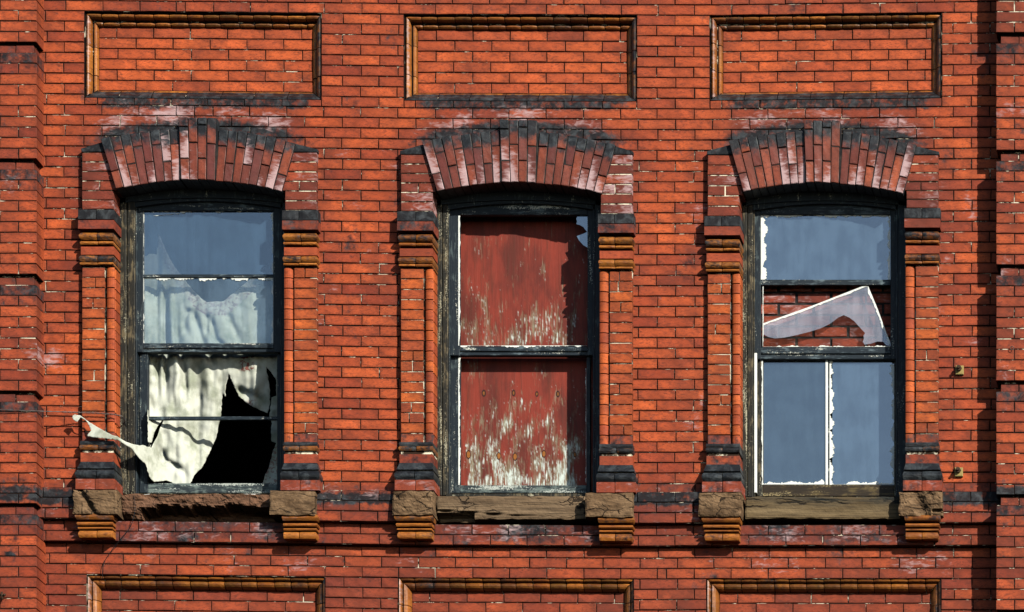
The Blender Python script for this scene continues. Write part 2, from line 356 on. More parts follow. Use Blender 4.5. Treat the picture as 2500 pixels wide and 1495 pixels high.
def qbrick(mb, c, out, back, mi=0, nx=5, ny=2, tone=None, age=None, soot=None, lime=None, ch=0.0022, jit=0.0016, rough=0.0007, stain=True, bshade=None):
    """one brick: corners c = tl, tr, br, bl in wall units, worn edges, slightly uneven face"""
    rnd = random.random()
    tone = tone if tone is not None else min(1, max(0, random.gauss(0.56, 0.24)))
    out += random.uniform(-jit, jit)*1.3
    tx, ty = random.uniform(-jit, jit), random.uniform(-jit, jit)*0.6
    da = random.gauss(0, 0.09)
    w = math.hypot(c[1][0]-c[0][0], c[1][1]-c[0][1])*S; h = math.hypot(c[3][0]-c[0][0], c[3][1]-c[0][1])*S
    us = [0, min(0.4, ch/w)]+[i/nx for i in range(1, nx)]+[1-min(0.4, ch/w), 1]
    vs = [0, min(0.4, ch/h)]+[i/ny for i in range(1, ny)]+[1-min(0.4, ch/h), 1]
    pts = []; at = []; eg = []
    cc = [(p[0]+random.uniform(-.5, .5), p[1]+random.uniform(-.35, .35)) for p in c]
    for j, v in enumerate(vs):
        for i, u in enumerate(us):
            x = lerp(lerp(cc[0][0], cc[1][0], u), lerp(cc[3][0], cc[2][0], u), v)
            y = lerp(lerp(cc[0][1], cc[1][1], u), lerp(cc[3][1], cc[2][1], u), v)
            edge = i in (0, len(us)-1) or j in (0, len(vs)-1)
            if edge:
                x += random.uniform(-.35, .35); y += random.uniform(-.3, .3)
            o = out-(ch if edge else 0)+tx*(u-.5)+ty*(v-.5)+random.uniform(-rough, rough)
            pts.append(P(x, y, o)); eg.append(1.0 if edge else (0.75 if i in (1, len(us)-2) or j in (1, len(vs)-2) else 0.0))
            if stain: s, l, a = stains(x, y)
            else: s, l, a = 0, 0, 0
            if soot is not None: s = soot(u, v) if callable(soot) else soot
            if lime is not None: l = lime(u, v) if callable(lime) else lime
            if age is not None: a = age
            at.append((tone, s, l, min(1, max(0, a+da))))
    W_, H_ = len(us), len(vs)
    fs = [(j*W_+i, j*W_+i+1, (j+1)*W_+i+1, (j+1)*W_+i) for j in range(H_-1) for i in range(W_-1)]
    ring = [i for i in range(W_)]+[j*W_+W_-1 for j in range(1, H_)]+[(H_-1)*W_+i for i in range(W_-2, -1, -1)]+[j*W_ for j in range(H_-2, 0, -1)]
    n0 = len(pts)
    for k in ring:
        p = pts[k]; pts.append((p[0], -back, p[2])); at.append(at[k] if bshade is None else (at[k][0], bshade, 0, 1)); eg.append(0.3)
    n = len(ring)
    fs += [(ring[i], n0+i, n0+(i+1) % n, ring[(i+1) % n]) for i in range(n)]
    if bshade is not None:   # soffit shade painted black into the colour, right behind the arris
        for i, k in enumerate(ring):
            pts.append((pts[k][0], pts[k][1]+0.012, pts[k][2])); at.append((at[k][0], bshade, 0, 1)); eg.append(0.3)
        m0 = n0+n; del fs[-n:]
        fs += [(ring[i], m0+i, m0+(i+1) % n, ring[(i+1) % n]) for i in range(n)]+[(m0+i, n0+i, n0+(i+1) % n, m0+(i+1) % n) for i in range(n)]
    mb.add(pts, fs, mi, at, rnd, eg)
J = 1.12  # half joint
def rbrick(mb, x0, x1, y0, y1, out, back, bw=True, **k):
    f = bow if bw else (lambda x, y: 0)
    c = [(x0+J, y0+J+f(x0, y0)), (x1-J, y0+J+f(x1, y0)), (x1-J, y1-J+f(x1, y0)), (x0+J, y1-J+f(x0, y0))]
    n = max(1, int((x1-x0)/18))
    qbrick(mb, c, out, back, nx=n, **k)

# ------------------------------------------------------------------ the building
bld = bpy.data.objects.new('brick_building', None); sc.collection.objects.link(bld)
bld.location = (0, 0.3, -10.25)
tag(bld, 'old red brick building front with three arched sash windows and terracotta panels', 'building')
PARTS = []
def part(mb, name, parent=None, label=None, smooth=False):
    o = mb.build(name, None, smooth); PARTS.append((o, parent or bld))
    if label: o['label'] = label
    return o
PITCH, ROW0 = 25.38, 51.5
rows = [(ROW0+PITCH*(n-12), ROW0+PITCH*(n-11), n) for n in range(0, 80)]
# ---- main wall
wall = MB('brick', 'mortar', 'interior')
LOWER = -0.042
def row_out(y0):
    yc = y0+12
    if yc < 1204: return 0.0
    if yc < 1262: return 0.042
    if yc < 1318: return 0.0
    return LOWER
def excluded(yc, r0, r1):
    ex = []
    for (a, b, c, d) in PANELS_T+PANELS_B:
        if min(r1, d)-max(r0, c) > 3: ex.append((a, b))
    for i, w in enumerate(WIN):
        if 452 < yc < 1262: ex.append((w['xi'][0]-40, w['xi'][1]+40))
        elif 360 < yc <= 452: ex.append((w['arch'][0]+12, w['arch'][1]-12))
        elif 335 < yc <= 360: ex.append((w['arch'][0]+50, w['arch'][1]-50))
    return sorted(ex)
for (y0, y1, n) in rows:
    if y0 < -260 or y0 > 1740: continue
    out = row_out(y0); yc = (y0+y1)/2
    off = 0 if n % 2 else 45.2
    ex = excluded(yc, y0, y1)
    ivs = []; x = 60.0
    for a, b in ex:
        if a > x: ivs.append((x, a))
        x = max(x, b)
    ivs.append((x, 2470.0))
    # slim closers where a panel edge cuts a course
    yy0, yy1 = y0, y1
    for (a, b) in ivs:
        # mortar bed (bowed with the course)
        k = max(2, int((b-a)/120)); back = out-0.05
        for q in range(k):
            xa, xb = lerp(a, b, q/k), lerp(a, b, (q+1)/k)
            wall.add([P(xa, y0+bow(xa, y0), out-0.0065), P(xb, y0+bow(xb, y0), out-0.0065), P(xb, y1+bow(xb, y0), out-0.0065), P(xa, y1+bow(xa, y0), out-0.0065)],
                     [(0, 1, 2, 3)], 1)
        ms = []
        x = 112+off-90.4*4
        jr = random.uniform(-2, 2)
        while x < b+90:
            ms.append(x+jr+random.uniform(-1.2, 1.2)); x += 90.4
        # occasional snapped header
        ms = [m for m in ms if a+9 < m < b-9]
        if random.random() < 0.5 and len(ms) > 4:
            q = random.randrange(1, len(ms)-1); ms.append(ms[q]+45*random.choice((0.5, 1, 1))); ms.sort()
            ms = [m for i, m in enumerate(ms) if i == 0 or m-ms[i-1] > 15]
        edges = [a]+ms+[b]
        for q in range(len(edges)-1):
            rbrick(wall, edges[q], edges[q+1], y0, y1, out, out-0.05)
# ledge bed joints where the string course steps back
# core of the wall behind the facing
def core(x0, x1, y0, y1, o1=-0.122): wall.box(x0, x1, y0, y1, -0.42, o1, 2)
xs = [60]+[v for w in WIN for v in (w['xi'][0]-12, w['xi'][1]+12)]+[2470]
core(60, 2470, -300, 395); core(60, 2470, 1275, 1760)
for i in range(0, 8, 2): core(xs[i], xs[i+1], 395, 1275)
# plain storeys below and the return walls of the building
wall.box(-330, 2830, 1760, 4845, -0.42, LOWER, 0, (0.4, 0, 0, 0.4))
# rooms behind
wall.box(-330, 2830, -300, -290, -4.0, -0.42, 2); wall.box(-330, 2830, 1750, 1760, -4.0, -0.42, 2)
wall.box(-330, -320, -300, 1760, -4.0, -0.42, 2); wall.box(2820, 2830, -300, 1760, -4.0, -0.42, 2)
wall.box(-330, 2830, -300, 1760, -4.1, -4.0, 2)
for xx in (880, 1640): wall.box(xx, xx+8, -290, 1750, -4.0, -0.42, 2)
wall_cl = wall

# ---- corner pilasters
def pilaster(edge, far, ledges, sgn, label):
    mb = MB('brick', 'mortar')
    O = 0.145
    y = ledges[0]-284*2
    led = [ledges[0]-284, *ledges, ledges[-1]+281]
    for a, b in zip([led[0]-284]+led, led):
        ys = a+26.5
        # recessed course under the ledge
        yy = ip(0, a, O)[1]; n = 10
        top = ip(0, a, O)[1]; bot = ip(0, b, O)[1]
        cy0 = top+3; cy1 = top+24.5
        ri = 10
        def course(y0, y1, e, out, kind, soot=None, age=None):
            x = e; k = 0
            lens = [45, 90.4, 90.4, 90.4, 90.4] if kind else [90.4]*5
            for L in lens:
                nx_ = x-sgn*L
                if abs(nx_-edge) > abs(far-edge)+40: nx_ = far
                x0, x1 = min(x, nx_), max(x, nx_)
                if x1-x0 > 8: rbrick(mb, x0, x1, y0, y1, out, -0.04, False, soot=soot, age=age)
                x = nx_
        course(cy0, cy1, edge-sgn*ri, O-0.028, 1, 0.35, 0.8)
        m = 10; p = (bot-cy1-1)/m
        for j in range(m):
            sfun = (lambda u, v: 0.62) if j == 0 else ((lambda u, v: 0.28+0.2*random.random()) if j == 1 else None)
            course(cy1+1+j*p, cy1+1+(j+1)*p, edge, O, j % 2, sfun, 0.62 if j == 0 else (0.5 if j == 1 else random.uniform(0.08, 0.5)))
        mb.box(min(edge-sgn*4, far), max(edge-sgn*4, far), cy1+1, bot-1, -0.3, O-0.0045, 1)
        mb.box(min(edge-sgn*(ri+3), far), max(edge-sgn*(ri+3), far), cy0-5, cy1+2, -0.3, O-0.034, 1)
    return part(mb, 'pilaster', None, label)
pilaster(108, -260, [103, 388, 670, 955, 1230, 1512], 1, 'brick pilaster along the left edge of the wall')
pilaster(2436, 2760, [80, 367, 647, 930, 1208, 1490], -1, 'brick pilaster right of the wall, casting a shadow on it')

# ---- recessed panels with terracotta mouldings
def panel(x0, x1, y0, y1, bottom):
    Wd, Dp = 27.8, 0.069
    base = 0.0 if not bottom else LOWER
    f = MB('brick', 'mortar')
    ix0, ix1, iy0, iy1 = x0+Wd-1, x1-Wd+1, y0+Wd-1, y1-Wd+1
    o = base-Dp
    n = 6; p = (iy1-iy0)/n
    nb = 24
    for q in range(nb):
        xa, xb = lerp(ix0-3, ix1+3, q/nb), lerp(ix0-3, ix1+3, (q+1)/nb)
        f.add([P(xa, iy0-2+bow(xa, y0), o-0.0065), P(xb, iy0-2+bow(xb, y0), o-0.0065), P(xb, iy1+2+bow(xb, y0), o-0.0065), P(xa, iy1+2+bow(xa, y0), o-0.0065)], [(0, 1, 2, 3)], 1)
    for j in range(n):
        x = ix0+(45 if j % 2 == 0 else 90)+random.uniform(-1.5, 1.5); ed = [ix0]
        while x < ix1-8: ed.append(x); x += 90.4+random.uniform(-.8, .8)
        ed.append(ix1)
        for q in range(len(ed)-1):
            a_, b_ = ed[q]+J, ed[q+1]-J; ya, yb = iy0+j*p+J, iy0+(j+1)*p-J
            c = [(a_, ya+bow(a_, y0)), (b_, ya+bow(b_, y0)), (b_, yb+bow(b_, y0)), (a_, yb+bow(a_, y0))]
            qbrick(f, c, o, o-0.03, nx=max(1, int((b_-a_)/18)), tone=min(1, random.gauss(0.78 if not bottom else 0.45, 0.2)),
                   age=(0.10 if j else 0.3) if not bottom else 0.5, soot=0.0, lime=0.0 if not bottom else 0.2)
    fo = part(f, 'recessed_panel')
    m = MB('terra', 'mortar')
    if not bottom:
        prof = [(0.0, 0.040), (0.06, 0.030), (0.10, 0.016), (0.17, 0.008), (0.27, 0.005), (0.37, 0.010), (0.45, 0.022), (0.50, 0.040), (0.53, 0.056),
                (0.60, 0.060), (0.64, 0.050), (0.70, 0.043), (0.80, 0.043), (0.90, 0.050), (0.95, 0.062), (1.0, 0.078)]
    else:
        prof = [(0.0, 0.020), (0.03, 0.008), (0.10, 0.003), (0.19, 0.006), (0.25, 0.014), (0.28, 0.030), (0.33, 0.036), (0.37, 0.026),
                (0.48, 0.018), (0.62, 0.020), (0.76, 0.028), (0.88, 0.042), (0.95, 0.058), (1.0, 0.075)]
    prof0 = prof
    def side(k):
        prof = prof0
        if k in (1, 2): prof = [(t, lerp(d, 0.004+0.068*t**1.25, 0.88 if k == 2 else 0.6)) for t, d in prof0]
        # k: 0 top 1 right 2 bottom 3 left ; s runs along the side
        L = (x1-x0) if k in (0, 2) else (y1-y0)
        npc = {0: 14, 1: 3, 2: 7, 3: 3}[k]
        cuts = [0]
        for i in range(1, npc): cuts.append(L*i/npc+random.uniform(-3, 3) if npc > 3 else L*(i/npc)+random.uniform(-14, 14))
        cuts.append(L)
        for i in range(npc):
            a, b = cuts[i], cuts[i+1]
            tone = random.uniform(0.1, 1); ag = random.choice((0.1, 0.3, 0.6, 0.85)) if k == 0 else random.uniform(0, .4)
            jo = random.uniform(-0.0025, 0.0025); rr = random.random()
            ns = max(3, int((b-a)/(5 if k == 0 else 14)))
            pts = []; at = []
            for si in range(ns+1):
                for (t, d) in prof:
                    ins = t*Wd
                    lo = max(a+0.9, 0) if i else ins
                    hi = b-0.9 if i < npc-1 else L-ins
                    if i == 0 and b-0.5 < ins: lo = b-1
                    s_ = lerp(max(lo, ins) if i == 0 else lo, hi, si/ns)
                    wob = random.uniform(-0.5, 0.5)*0.5
                    uu = si/ns; endd = (0.0045*max(0, abs(2*uu-1)-0.55)/0.45 if k == 0 else (0.0022 if si in (0, ns) else 0))
                    if k == 0: X, Y = x0+s_, y0+ins+wob
                    elif k == 2: X, Y = x0+s_, y1-ins+wob
                    elif k == 3: X, Y = x0+ins+wob, y0+s_
                    else: X, Y = x1-ins+wob, y0+s_
                    pts.append(P(X, Y+bow(X, y0), base-d+jo-endd))
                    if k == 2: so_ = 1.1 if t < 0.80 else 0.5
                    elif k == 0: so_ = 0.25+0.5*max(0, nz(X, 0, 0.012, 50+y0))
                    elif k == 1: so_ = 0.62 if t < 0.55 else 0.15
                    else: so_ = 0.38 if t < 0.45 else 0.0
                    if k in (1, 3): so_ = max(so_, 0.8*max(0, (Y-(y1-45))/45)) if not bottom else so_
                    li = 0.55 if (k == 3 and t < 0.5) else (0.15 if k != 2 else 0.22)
                    at.append((tone, so_, li, ag))
            n_ = len(prof)
            fs = [(q*n_+r_, q*n_+r_+1, (q+1)*n_+r_+1, (q+1)*n_+r_) for q in range(ns) for r_ in range(n_-1)]
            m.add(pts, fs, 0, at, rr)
    for k in range(4): side(k)
    # bedding behind the moulding pieces
    for k in range(4):
        if k == 0: q = [(x0, y0), (x1, y0), (x1-Wd, y0+Wd), (x0+Wd, y0+Wd)]
        elif k == 1: q = [(x1, y0), (x1, y1), (x1-Wd, y1-Wd), (x1-Wd, y0+Wd)]
        elif k == 2: q = [(x1, y1), (x0, y1), (x0+Wd, y1-Wd), (x1-Wd, y1-Wd)]
        else: q = [(x0, y1), (x0, y0), (x0+Wd, y0+Wd), (x0+Wd, y1-Wd)]
        m.add([P(p[0], p[1]+bow(p[0], y0), base-(0.022 if i < 2 else 0.078)) for i, p in enumerate(q)], [(0, 1, 2, 3)], 1)
    # outer arris: wall thickness shown round the recess
    for q in range(24):
        xa, xb = lerp(x0, x1, q/24), lerp(x0, x1, (q+1)/24)
        for yy in (y0, y1):
            m.add([P(xa, yy+bow(xa, y0), base), P(xb, yy+bow(xb, y0), base), P(xb, yy+bow(xb, y0), base-0.06), P(xa, yy+bow(xa, y0), base-0.06)], [(0, 1, 2, 3)], 1)
    for xx in (x0, x1):
        m.add([P(xx, y0+bow(xx, y0), base), P(xx, y1+bow(xx, y0), base), P(xx, y1+bow(xx, y0), base-0.06), P(xx, y0+bow(xx, y0), base-0.06)], [(0, 1, 2, 3)], 1)
    part(m, 'moulding', fo, smooth=False)
    # bricks cut to fit between course lines and the panel edge
for p in PANELS_T: panel(*p, False)
for p in PANELS_B: panel(*p, True)
# cut closers above / below the panels, where the course lines miss the panel edges
cl = wall_cl
for (x0, x1, y0, y1) in PANELS_T+PANELS_B:
    base = 0.0 if y0 < 900 else LOWER
    inside = [r for r in rows if min(r[1], y1)-max(r[0], y0) > 3]
    ya, yb = inside[0][0], inside[-1][1]
    for (s0, s1) in ((ya, y0), (y1, yb)):
        if s1-s0 > 2:
            ed_ = [x0]+[x0+30+90.4*q+random.uniform(-2, 2) for q in range(6)]+[x1]
            cl.add([P(x, y+bow(x, y0), base-0.0065) for x, y in ((x0, s0), (x1, s0), (x1, s1), (x0, s1))], [(0, 1, 2, 3)], 1)
            for q in range(7): rbrick(cl, ed_[q], ed_[q+1], s0, s1, base, base-0.04)
        elif s0-s1 > 0.5: pass

part(wall, 'wall')
# ---- piers
def band(mb, xo, xi, sgn, prof, back, mi, at, split=True, wrap=0.6, smooth_n=1):
    """moulding wrapped round the pier: prof = [(wall y, out, extra side spread)]"""
    xa, xb = (xo, xi) if xo < xi else (xi, xo)
    mid = (xa+xb)/2+random.uniform(-3, 3)
    segs = [(xa, mid, True, False), (mid, xb, False, True)] if split else [(xa, xb, True, True)]
    for (a, b, ra, rb) in segs:
        tone = random.uniform(0.2, 0.9); rr = random.random(); n = 5
        jo = random.uniform(-0.0015, 0.0015)
        pts = []; att = []; grime = random.uniform(0, .42)
        gap = 0.9 if split else 0
        for (y, o, e) in prof:
            # spread on the street side and on the reveal side
            ea = e if (sgn > 0) == True else e*wrap
            eb = e*wrap if sgn > 0 else e
            L_ = a-(ea if ra else -gap); R_ = b+(eb if rb else -gap)
            loop = [(L_, back)]
            for i in range(n+1):
                loop.append((lerp(L_, R_, i/n), o+jo+random.uniform(-.0008, .0008)-(0.003 if ((i == 0 and not ra) or (i == n and not rb)) else 0)))
            loop.append((R_, back))
            yj = random.uniform(-.4, .4)
            for (x, oo) in loop:
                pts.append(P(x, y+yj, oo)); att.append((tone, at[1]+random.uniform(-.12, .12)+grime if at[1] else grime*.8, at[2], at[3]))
        W_ = n+3
        fs = [(j*W_+i, j*W_+i+1, (j+1)*W_+i+1, (j+1)*W_+i) for j in range(len(prof)-1) for i in range(W_-1)]
        fs += [tuple(range(W_-1, -1, -1)), tuple((len(prof)-1)*W_+i for i in range(W_))]
        mb.add(pts, fs, mi, att, rr)
def roll(y0, y1, o, e, bulge):
    r = []
    for i in range(7):
        t = i/6; s_ = math.sin(math.pi*t)
        r.append((lerp(y0, y1, t), o+bulge*s_-bulge, e+(bulge/S)*(s_-1)*0.8))
    return r
def rockblock(mb, x0, x1, y0, y1, out, back, amp, seed, mi=0, soot=0.0, nx=18, ny=10, ero=None, sootf=None):
    pts = []; at = []
    for j in range(ny+1):
        for i in range(nx+1):
            u, v = i/nx, j/ny
            x, y = lerp(x0, x1, u), lerp(y0, y1, v)
            e = min(u, 1-u)*(x1-x0), min(v, 1-v)*(y1-y0)
            nn = noise.fractal(Vector((x*0.02, y*0.045, seed)), 0.6, 2.1, 5)
            o = out-abs(nn)*amp-0.004*max(0, 1-min(e)/3)
            if ero: o -= ero(u, v, nn)
            if i in (0, nx): x += nz(x, y, 0.06, seed+3)*2.5
            if j in (0, ny): y += nz(x, y, 0.05, seed+5)*2.5
            pts.append(P(x, y, o)); at.append((0.5, sootf(u, v) if sootf else soot, 0, 0))
    W_ = nx+1
    fs = [(j*W_+i, j*W_+i+1, (j+1)*W_+i+1, (j+1)*W_+i) for j in range(ny) for i in range(nx)]
    ring = list(range(W_))+[j*W_+nx for j in range(1, ny+1)]+[ny*W_+i for i in range(nx-1, -1, -1)]+[j*W_ for j in range(ny-1, 0, -1)]
    n0 = len(pts)
    for k in ring: pts.append((pts[k][0], -back, pts[k][2])); at.append(at[k])
    n = len(ring)
    fs += [(ring[i], n0+i, n0+(i+1) % n, ring[(i+1) % n]) for i in range(n)]+[tuple(n0+i for i in range(n))]
    mb.add(pts, fs, mi, at, random.random())

BACK = -0.13
def pier(wi, left, capdy, basedy, blk):
    w = WIN[wi]; sgn = 1 if left else -1
    xi = w['xi'][0] if left else w['xi'][1]
    xo = xi-sgn*79
    Y = lambda y, o, dy: y+(VY-y)*o/D+dy
    lo, hi = min(xo, xi), max(xo, xi)
    mb = MB('pierbrick', 'palemortar', 'brick', 'archbrick')
    o = 0.04
    # shaft courses
    ys, ye = Y(652, o, capdy), Y(1080, o, basedy)
    n = round((ye-ys)/25.0); p = (ye-ys)/n
    mainw = 57; bw_ = 79-mainw-1.5
    for j in range(n):
        a, b = ys+j*p, ys+(j+1)*p
        x0, x1 = xo, xo+sgn*mainw
        X0, X1 = min(x0, x1), max(x0, x1)
        sp = random.random() < 0.16
        kw = dict(age=random.uniform(0.0, 0.45)+(0.4 if j == n-1 else 0), soot=0.5 if j == n-1 else 0.0, lime=0.0)
        if sp:
            m_ = X0+random.uniform(20, 36)
            rbrick(mb, X0, m_, a, b, o, BACK, False, **kw); rbrick(mb, m_, X1, a, b, o, BACK, False, **kw)
        else: rbrick(mb, X0, X1, a, b, o, BACK, False, **kw)
        # bead brick at the reveal: rounded nose then square reveal
        xs_ = xo+sgn*(mainw+1.8); r = 13.0
        cx = xs_+sgn*r
        loop = [(xs_, o-0.022)]
        for q in range(7):
            th = math.pi*(1-q/6*0.72)
            loop.append((cx+sgn*r*math.cos(th), o-0.022+r*S*0.72*math.sin(th)))
        loop += [(xi-sgn*2, o-0.034), (xi, o-0.040), (xi, BACK), (xs_, BACK)]
        tone = min(1, max(0, random.gauss(0.5, 0.25))); ag = random.uniform(0, 0.45)
        ja = random.uniform(-.4, .4); a2, b2 = a+J+ja, b-J+ja
        pts = [P(x, a2, oo) for x, oo in loop]+[P(x, b2, oo) for x, oo in loop]
        k = len(loop)
        mb.add(pts, [(i, (i+1) % k, (i+1) % k+k, i+k) for i in range(k)]+[tuple(range(k)), tuple(range(2*k-1, k-1, -1))], 0, (tone, 0.5 if j == n-1 else 0, 0, ag), random.random())
    mb.box(lo+3, hi-3, ys, ye, BACK+0.001, o-0.0045-0.022, 1)
    mx0, mx1 = sorted((xo+sgn*1.5, xo+sgn*(mainw-1)))
    mb.box(mx0, mx1, ys, ye, BACK+0.002, o-0.0065, 1)
    # impost courses between capital and arch
    yt, yb = Y(372+w['ady'], o, 0), Y(512, o, capdy)
    n = 6 if wi < 2 else 6; p = (yb-yt)/n
    xl, xr = w['arch']
    for j in range(n):
        a, b = yt+j*p, yt+(j+1)*p
        ia = (a-(VY)*o/D)/(1-o/D)
        t_ = (((a+b)/2-(350+w['ady'])))/122
        if t_ < 1: edge = (lerp(xl, xl+37, t_)+12) if left else (lerp(xr, xr-35, t_)-2)
        else: edge = xi
        edge = min(edge, xi) if left else max(edge, xi)
        if t_ < 1: edge += sgn*8
        X0, X1 = min(xo, edge), max(xo, edge)
        li = (lambda u, v, q=random.uniform(0.2, 0.75 if not left else 0.6): q*(0.6+0.6*u))
        kw = dict(age=random.uniform(0.5, 1), lime=li, soot=0.0, mi=2)
        if j == 3:
            rbrick(mb, X0, (X0+X1)/2, a, b, o, BACK, False, **kw); rbrick(mb, (X0+X1)/2, X1, a, b, o, BACK, False, **kw)
        else: rbrick(mb, X0, X1, a, b, o, BACK, False, **kw)
    mb.box(lo+2, hi-3, yt+1, yb, BACK+0.001, o-0.0045, 1)
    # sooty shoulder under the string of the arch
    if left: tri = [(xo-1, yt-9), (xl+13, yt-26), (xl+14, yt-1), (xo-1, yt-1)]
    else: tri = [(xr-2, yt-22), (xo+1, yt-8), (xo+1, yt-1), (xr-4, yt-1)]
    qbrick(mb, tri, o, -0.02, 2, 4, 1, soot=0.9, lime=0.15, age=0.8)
    po = part(mb, 'pier')
    # capital
    cb = MB('pierbrick', 'palemortar', 'brick', 'terra', 'mortar_gapshade')
    e = 5
    def yy(a, out, dy=capdy): return Y(a, out, dy)
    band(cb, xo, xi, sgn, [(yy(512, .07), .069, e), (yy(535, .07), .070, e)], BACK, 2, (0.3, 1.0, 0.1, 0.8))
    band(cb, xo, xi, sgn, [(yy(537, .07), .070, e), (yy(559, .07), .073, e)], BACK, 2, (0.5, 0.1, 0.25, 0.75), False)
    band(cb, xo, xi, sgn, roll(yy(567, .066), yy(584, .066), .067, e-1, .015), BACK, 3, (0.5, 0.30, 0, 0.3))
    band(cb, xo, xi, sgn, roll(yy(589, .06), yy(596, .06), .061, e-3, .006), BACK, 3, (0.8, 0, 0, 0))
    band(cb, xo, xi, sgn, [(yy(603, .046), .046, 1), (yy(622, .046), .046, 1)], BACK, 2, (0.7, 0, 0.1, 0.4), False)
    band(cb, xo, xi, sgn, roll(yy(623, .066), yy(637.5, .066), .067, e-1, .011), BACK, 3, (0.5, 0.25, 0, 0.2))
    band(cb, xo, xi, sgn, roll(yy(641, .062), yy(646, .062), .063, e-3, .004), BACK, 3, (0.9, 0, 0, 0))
    cb.box(lo+2, hi-2, yy(514, .05), yy(646, .05), BACK+0.002, 0.000, 4)  # core coloured dark to paint the shade in the gaps between bands
    part(cb, 'capital', po)
    # base
    bb = MB('pierbrick', 'palemortar', 'brick', 'terra')
    dy = basedy
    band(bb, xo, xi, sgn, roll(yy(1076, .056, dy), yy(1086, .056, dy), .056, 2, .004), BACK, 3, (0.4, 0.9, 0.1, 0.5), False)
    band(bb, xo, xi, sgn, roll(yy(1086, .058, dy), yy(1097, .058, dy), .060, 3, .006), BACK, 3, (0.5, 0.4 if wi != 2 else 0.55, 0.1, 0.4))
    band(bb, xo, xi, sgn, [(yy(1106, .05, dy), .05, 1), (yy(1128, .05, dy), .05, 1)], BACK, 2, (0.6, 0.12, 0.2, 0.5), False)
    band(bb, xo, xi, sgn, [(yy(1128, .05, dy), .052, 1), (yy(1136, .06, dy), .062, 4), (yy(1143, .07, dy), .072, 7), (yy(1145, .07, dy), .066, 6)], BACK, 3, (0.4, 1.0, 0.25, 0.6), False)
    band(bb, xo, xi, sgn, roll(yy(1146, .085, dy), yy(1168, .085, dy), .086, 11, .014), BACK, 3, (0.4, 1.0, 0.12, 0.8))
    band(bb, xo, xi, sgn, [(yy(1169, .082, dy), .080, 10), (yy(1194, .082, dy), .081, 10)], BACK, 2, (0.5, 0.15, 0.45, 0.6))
    bb.box(lo+2, hi-2, yy(1078, .05, dy), yy(1194, .05, dy), BACK+0.002, 0.042, 1)
    part(bb, 'base', po)
    # stone block and corbel
    sb = MB('stone')
    cin, cou, amp = blk
    bx0, bx1 = (xo-cou, xi+cin) if left else (xi-cin, xo+cou)
    sd = wi*7+left*3+1.3
    rough = amp
    diag = None
    if (wi, left) == (0, True):   diag = lambda u, v, nn: 0.030*g1((u-0.15-0.33*v), 0.07)+0.006*(u < 0.2)
    if (wi, left) == (1, True):   diag = lambda u, v, nn: 0.022*max(0, 1-(u+0.35*(v-0.3))/0.34)
    if (wi, left) == (2, False):  diag = lambda u, v, nn: 0.030*g1(u-0.36-0.25*v, 0.16)+0.02*(u > 0.75)*(v > 0.78)
    rockblock(sb, bx0, bx1, yy(1196, .10, dy), yy(1254, .10, dy), 0.104, -0.1, rough, sd, nx=26, ny=14, ero=diag)
    part(sb, 'sill_block', po)
    kb = MB('terra', 'mortar_gapshade')
    e0 = 10 if left else 6
    band(kb, xo, xi, sgn, roll(yy(1252, .09, dy), yy(1267, .085, dy), .086, e0+1, .012), -0.02, 0, (0.6, 0.12, 0.4 if wi == 0 else .15, 0.25), False, 0.3)
    band(kb, xo, xi, sgn, roll(yy(1274, .075, dy), yy(1281.5, .075, dy), .076, e0-2, .006), -0.02, 0, (0.8, 0, 0, 0), False, 0.1)
    band(kb, xo, xi, sgn, roll(yy(1287, .068, dy), yy(1291.5, .068, dy), .070, e0-4, .004), -0.02, 0, (0.8, 0, 0, 0), False, 0)
    band(kb, xo, xi, sgn, roll(yy(1296, .064, dy), yy(1312, .064, dy), .068, e0-5, .008), -0.02, 0, (0.9, 0.05, 0.1, 0.05), True, 0)
    kb.box(lo+5, hi-3, yy(1254, .05, dy), yy(1310, .05, dy), -0.021, 0.008, 1)  # dark core paints the shadow seen between the corbel slabs
    part(kb, 'corbel', po)
pier(0, True, 0, 0, (14, 15, 0.010))
pier(0, False, 1.5, 3, (30, 0, 0.006))
pier(1, True, 4, 3, (5, 15, 0.012))
pier(1, False, 10, 8, (32, 4, 0.006))
pier(2, True, 16, 7, (6, 17, 0.010))
pier(2, False, -3, 4, (15, 12, 0.016))

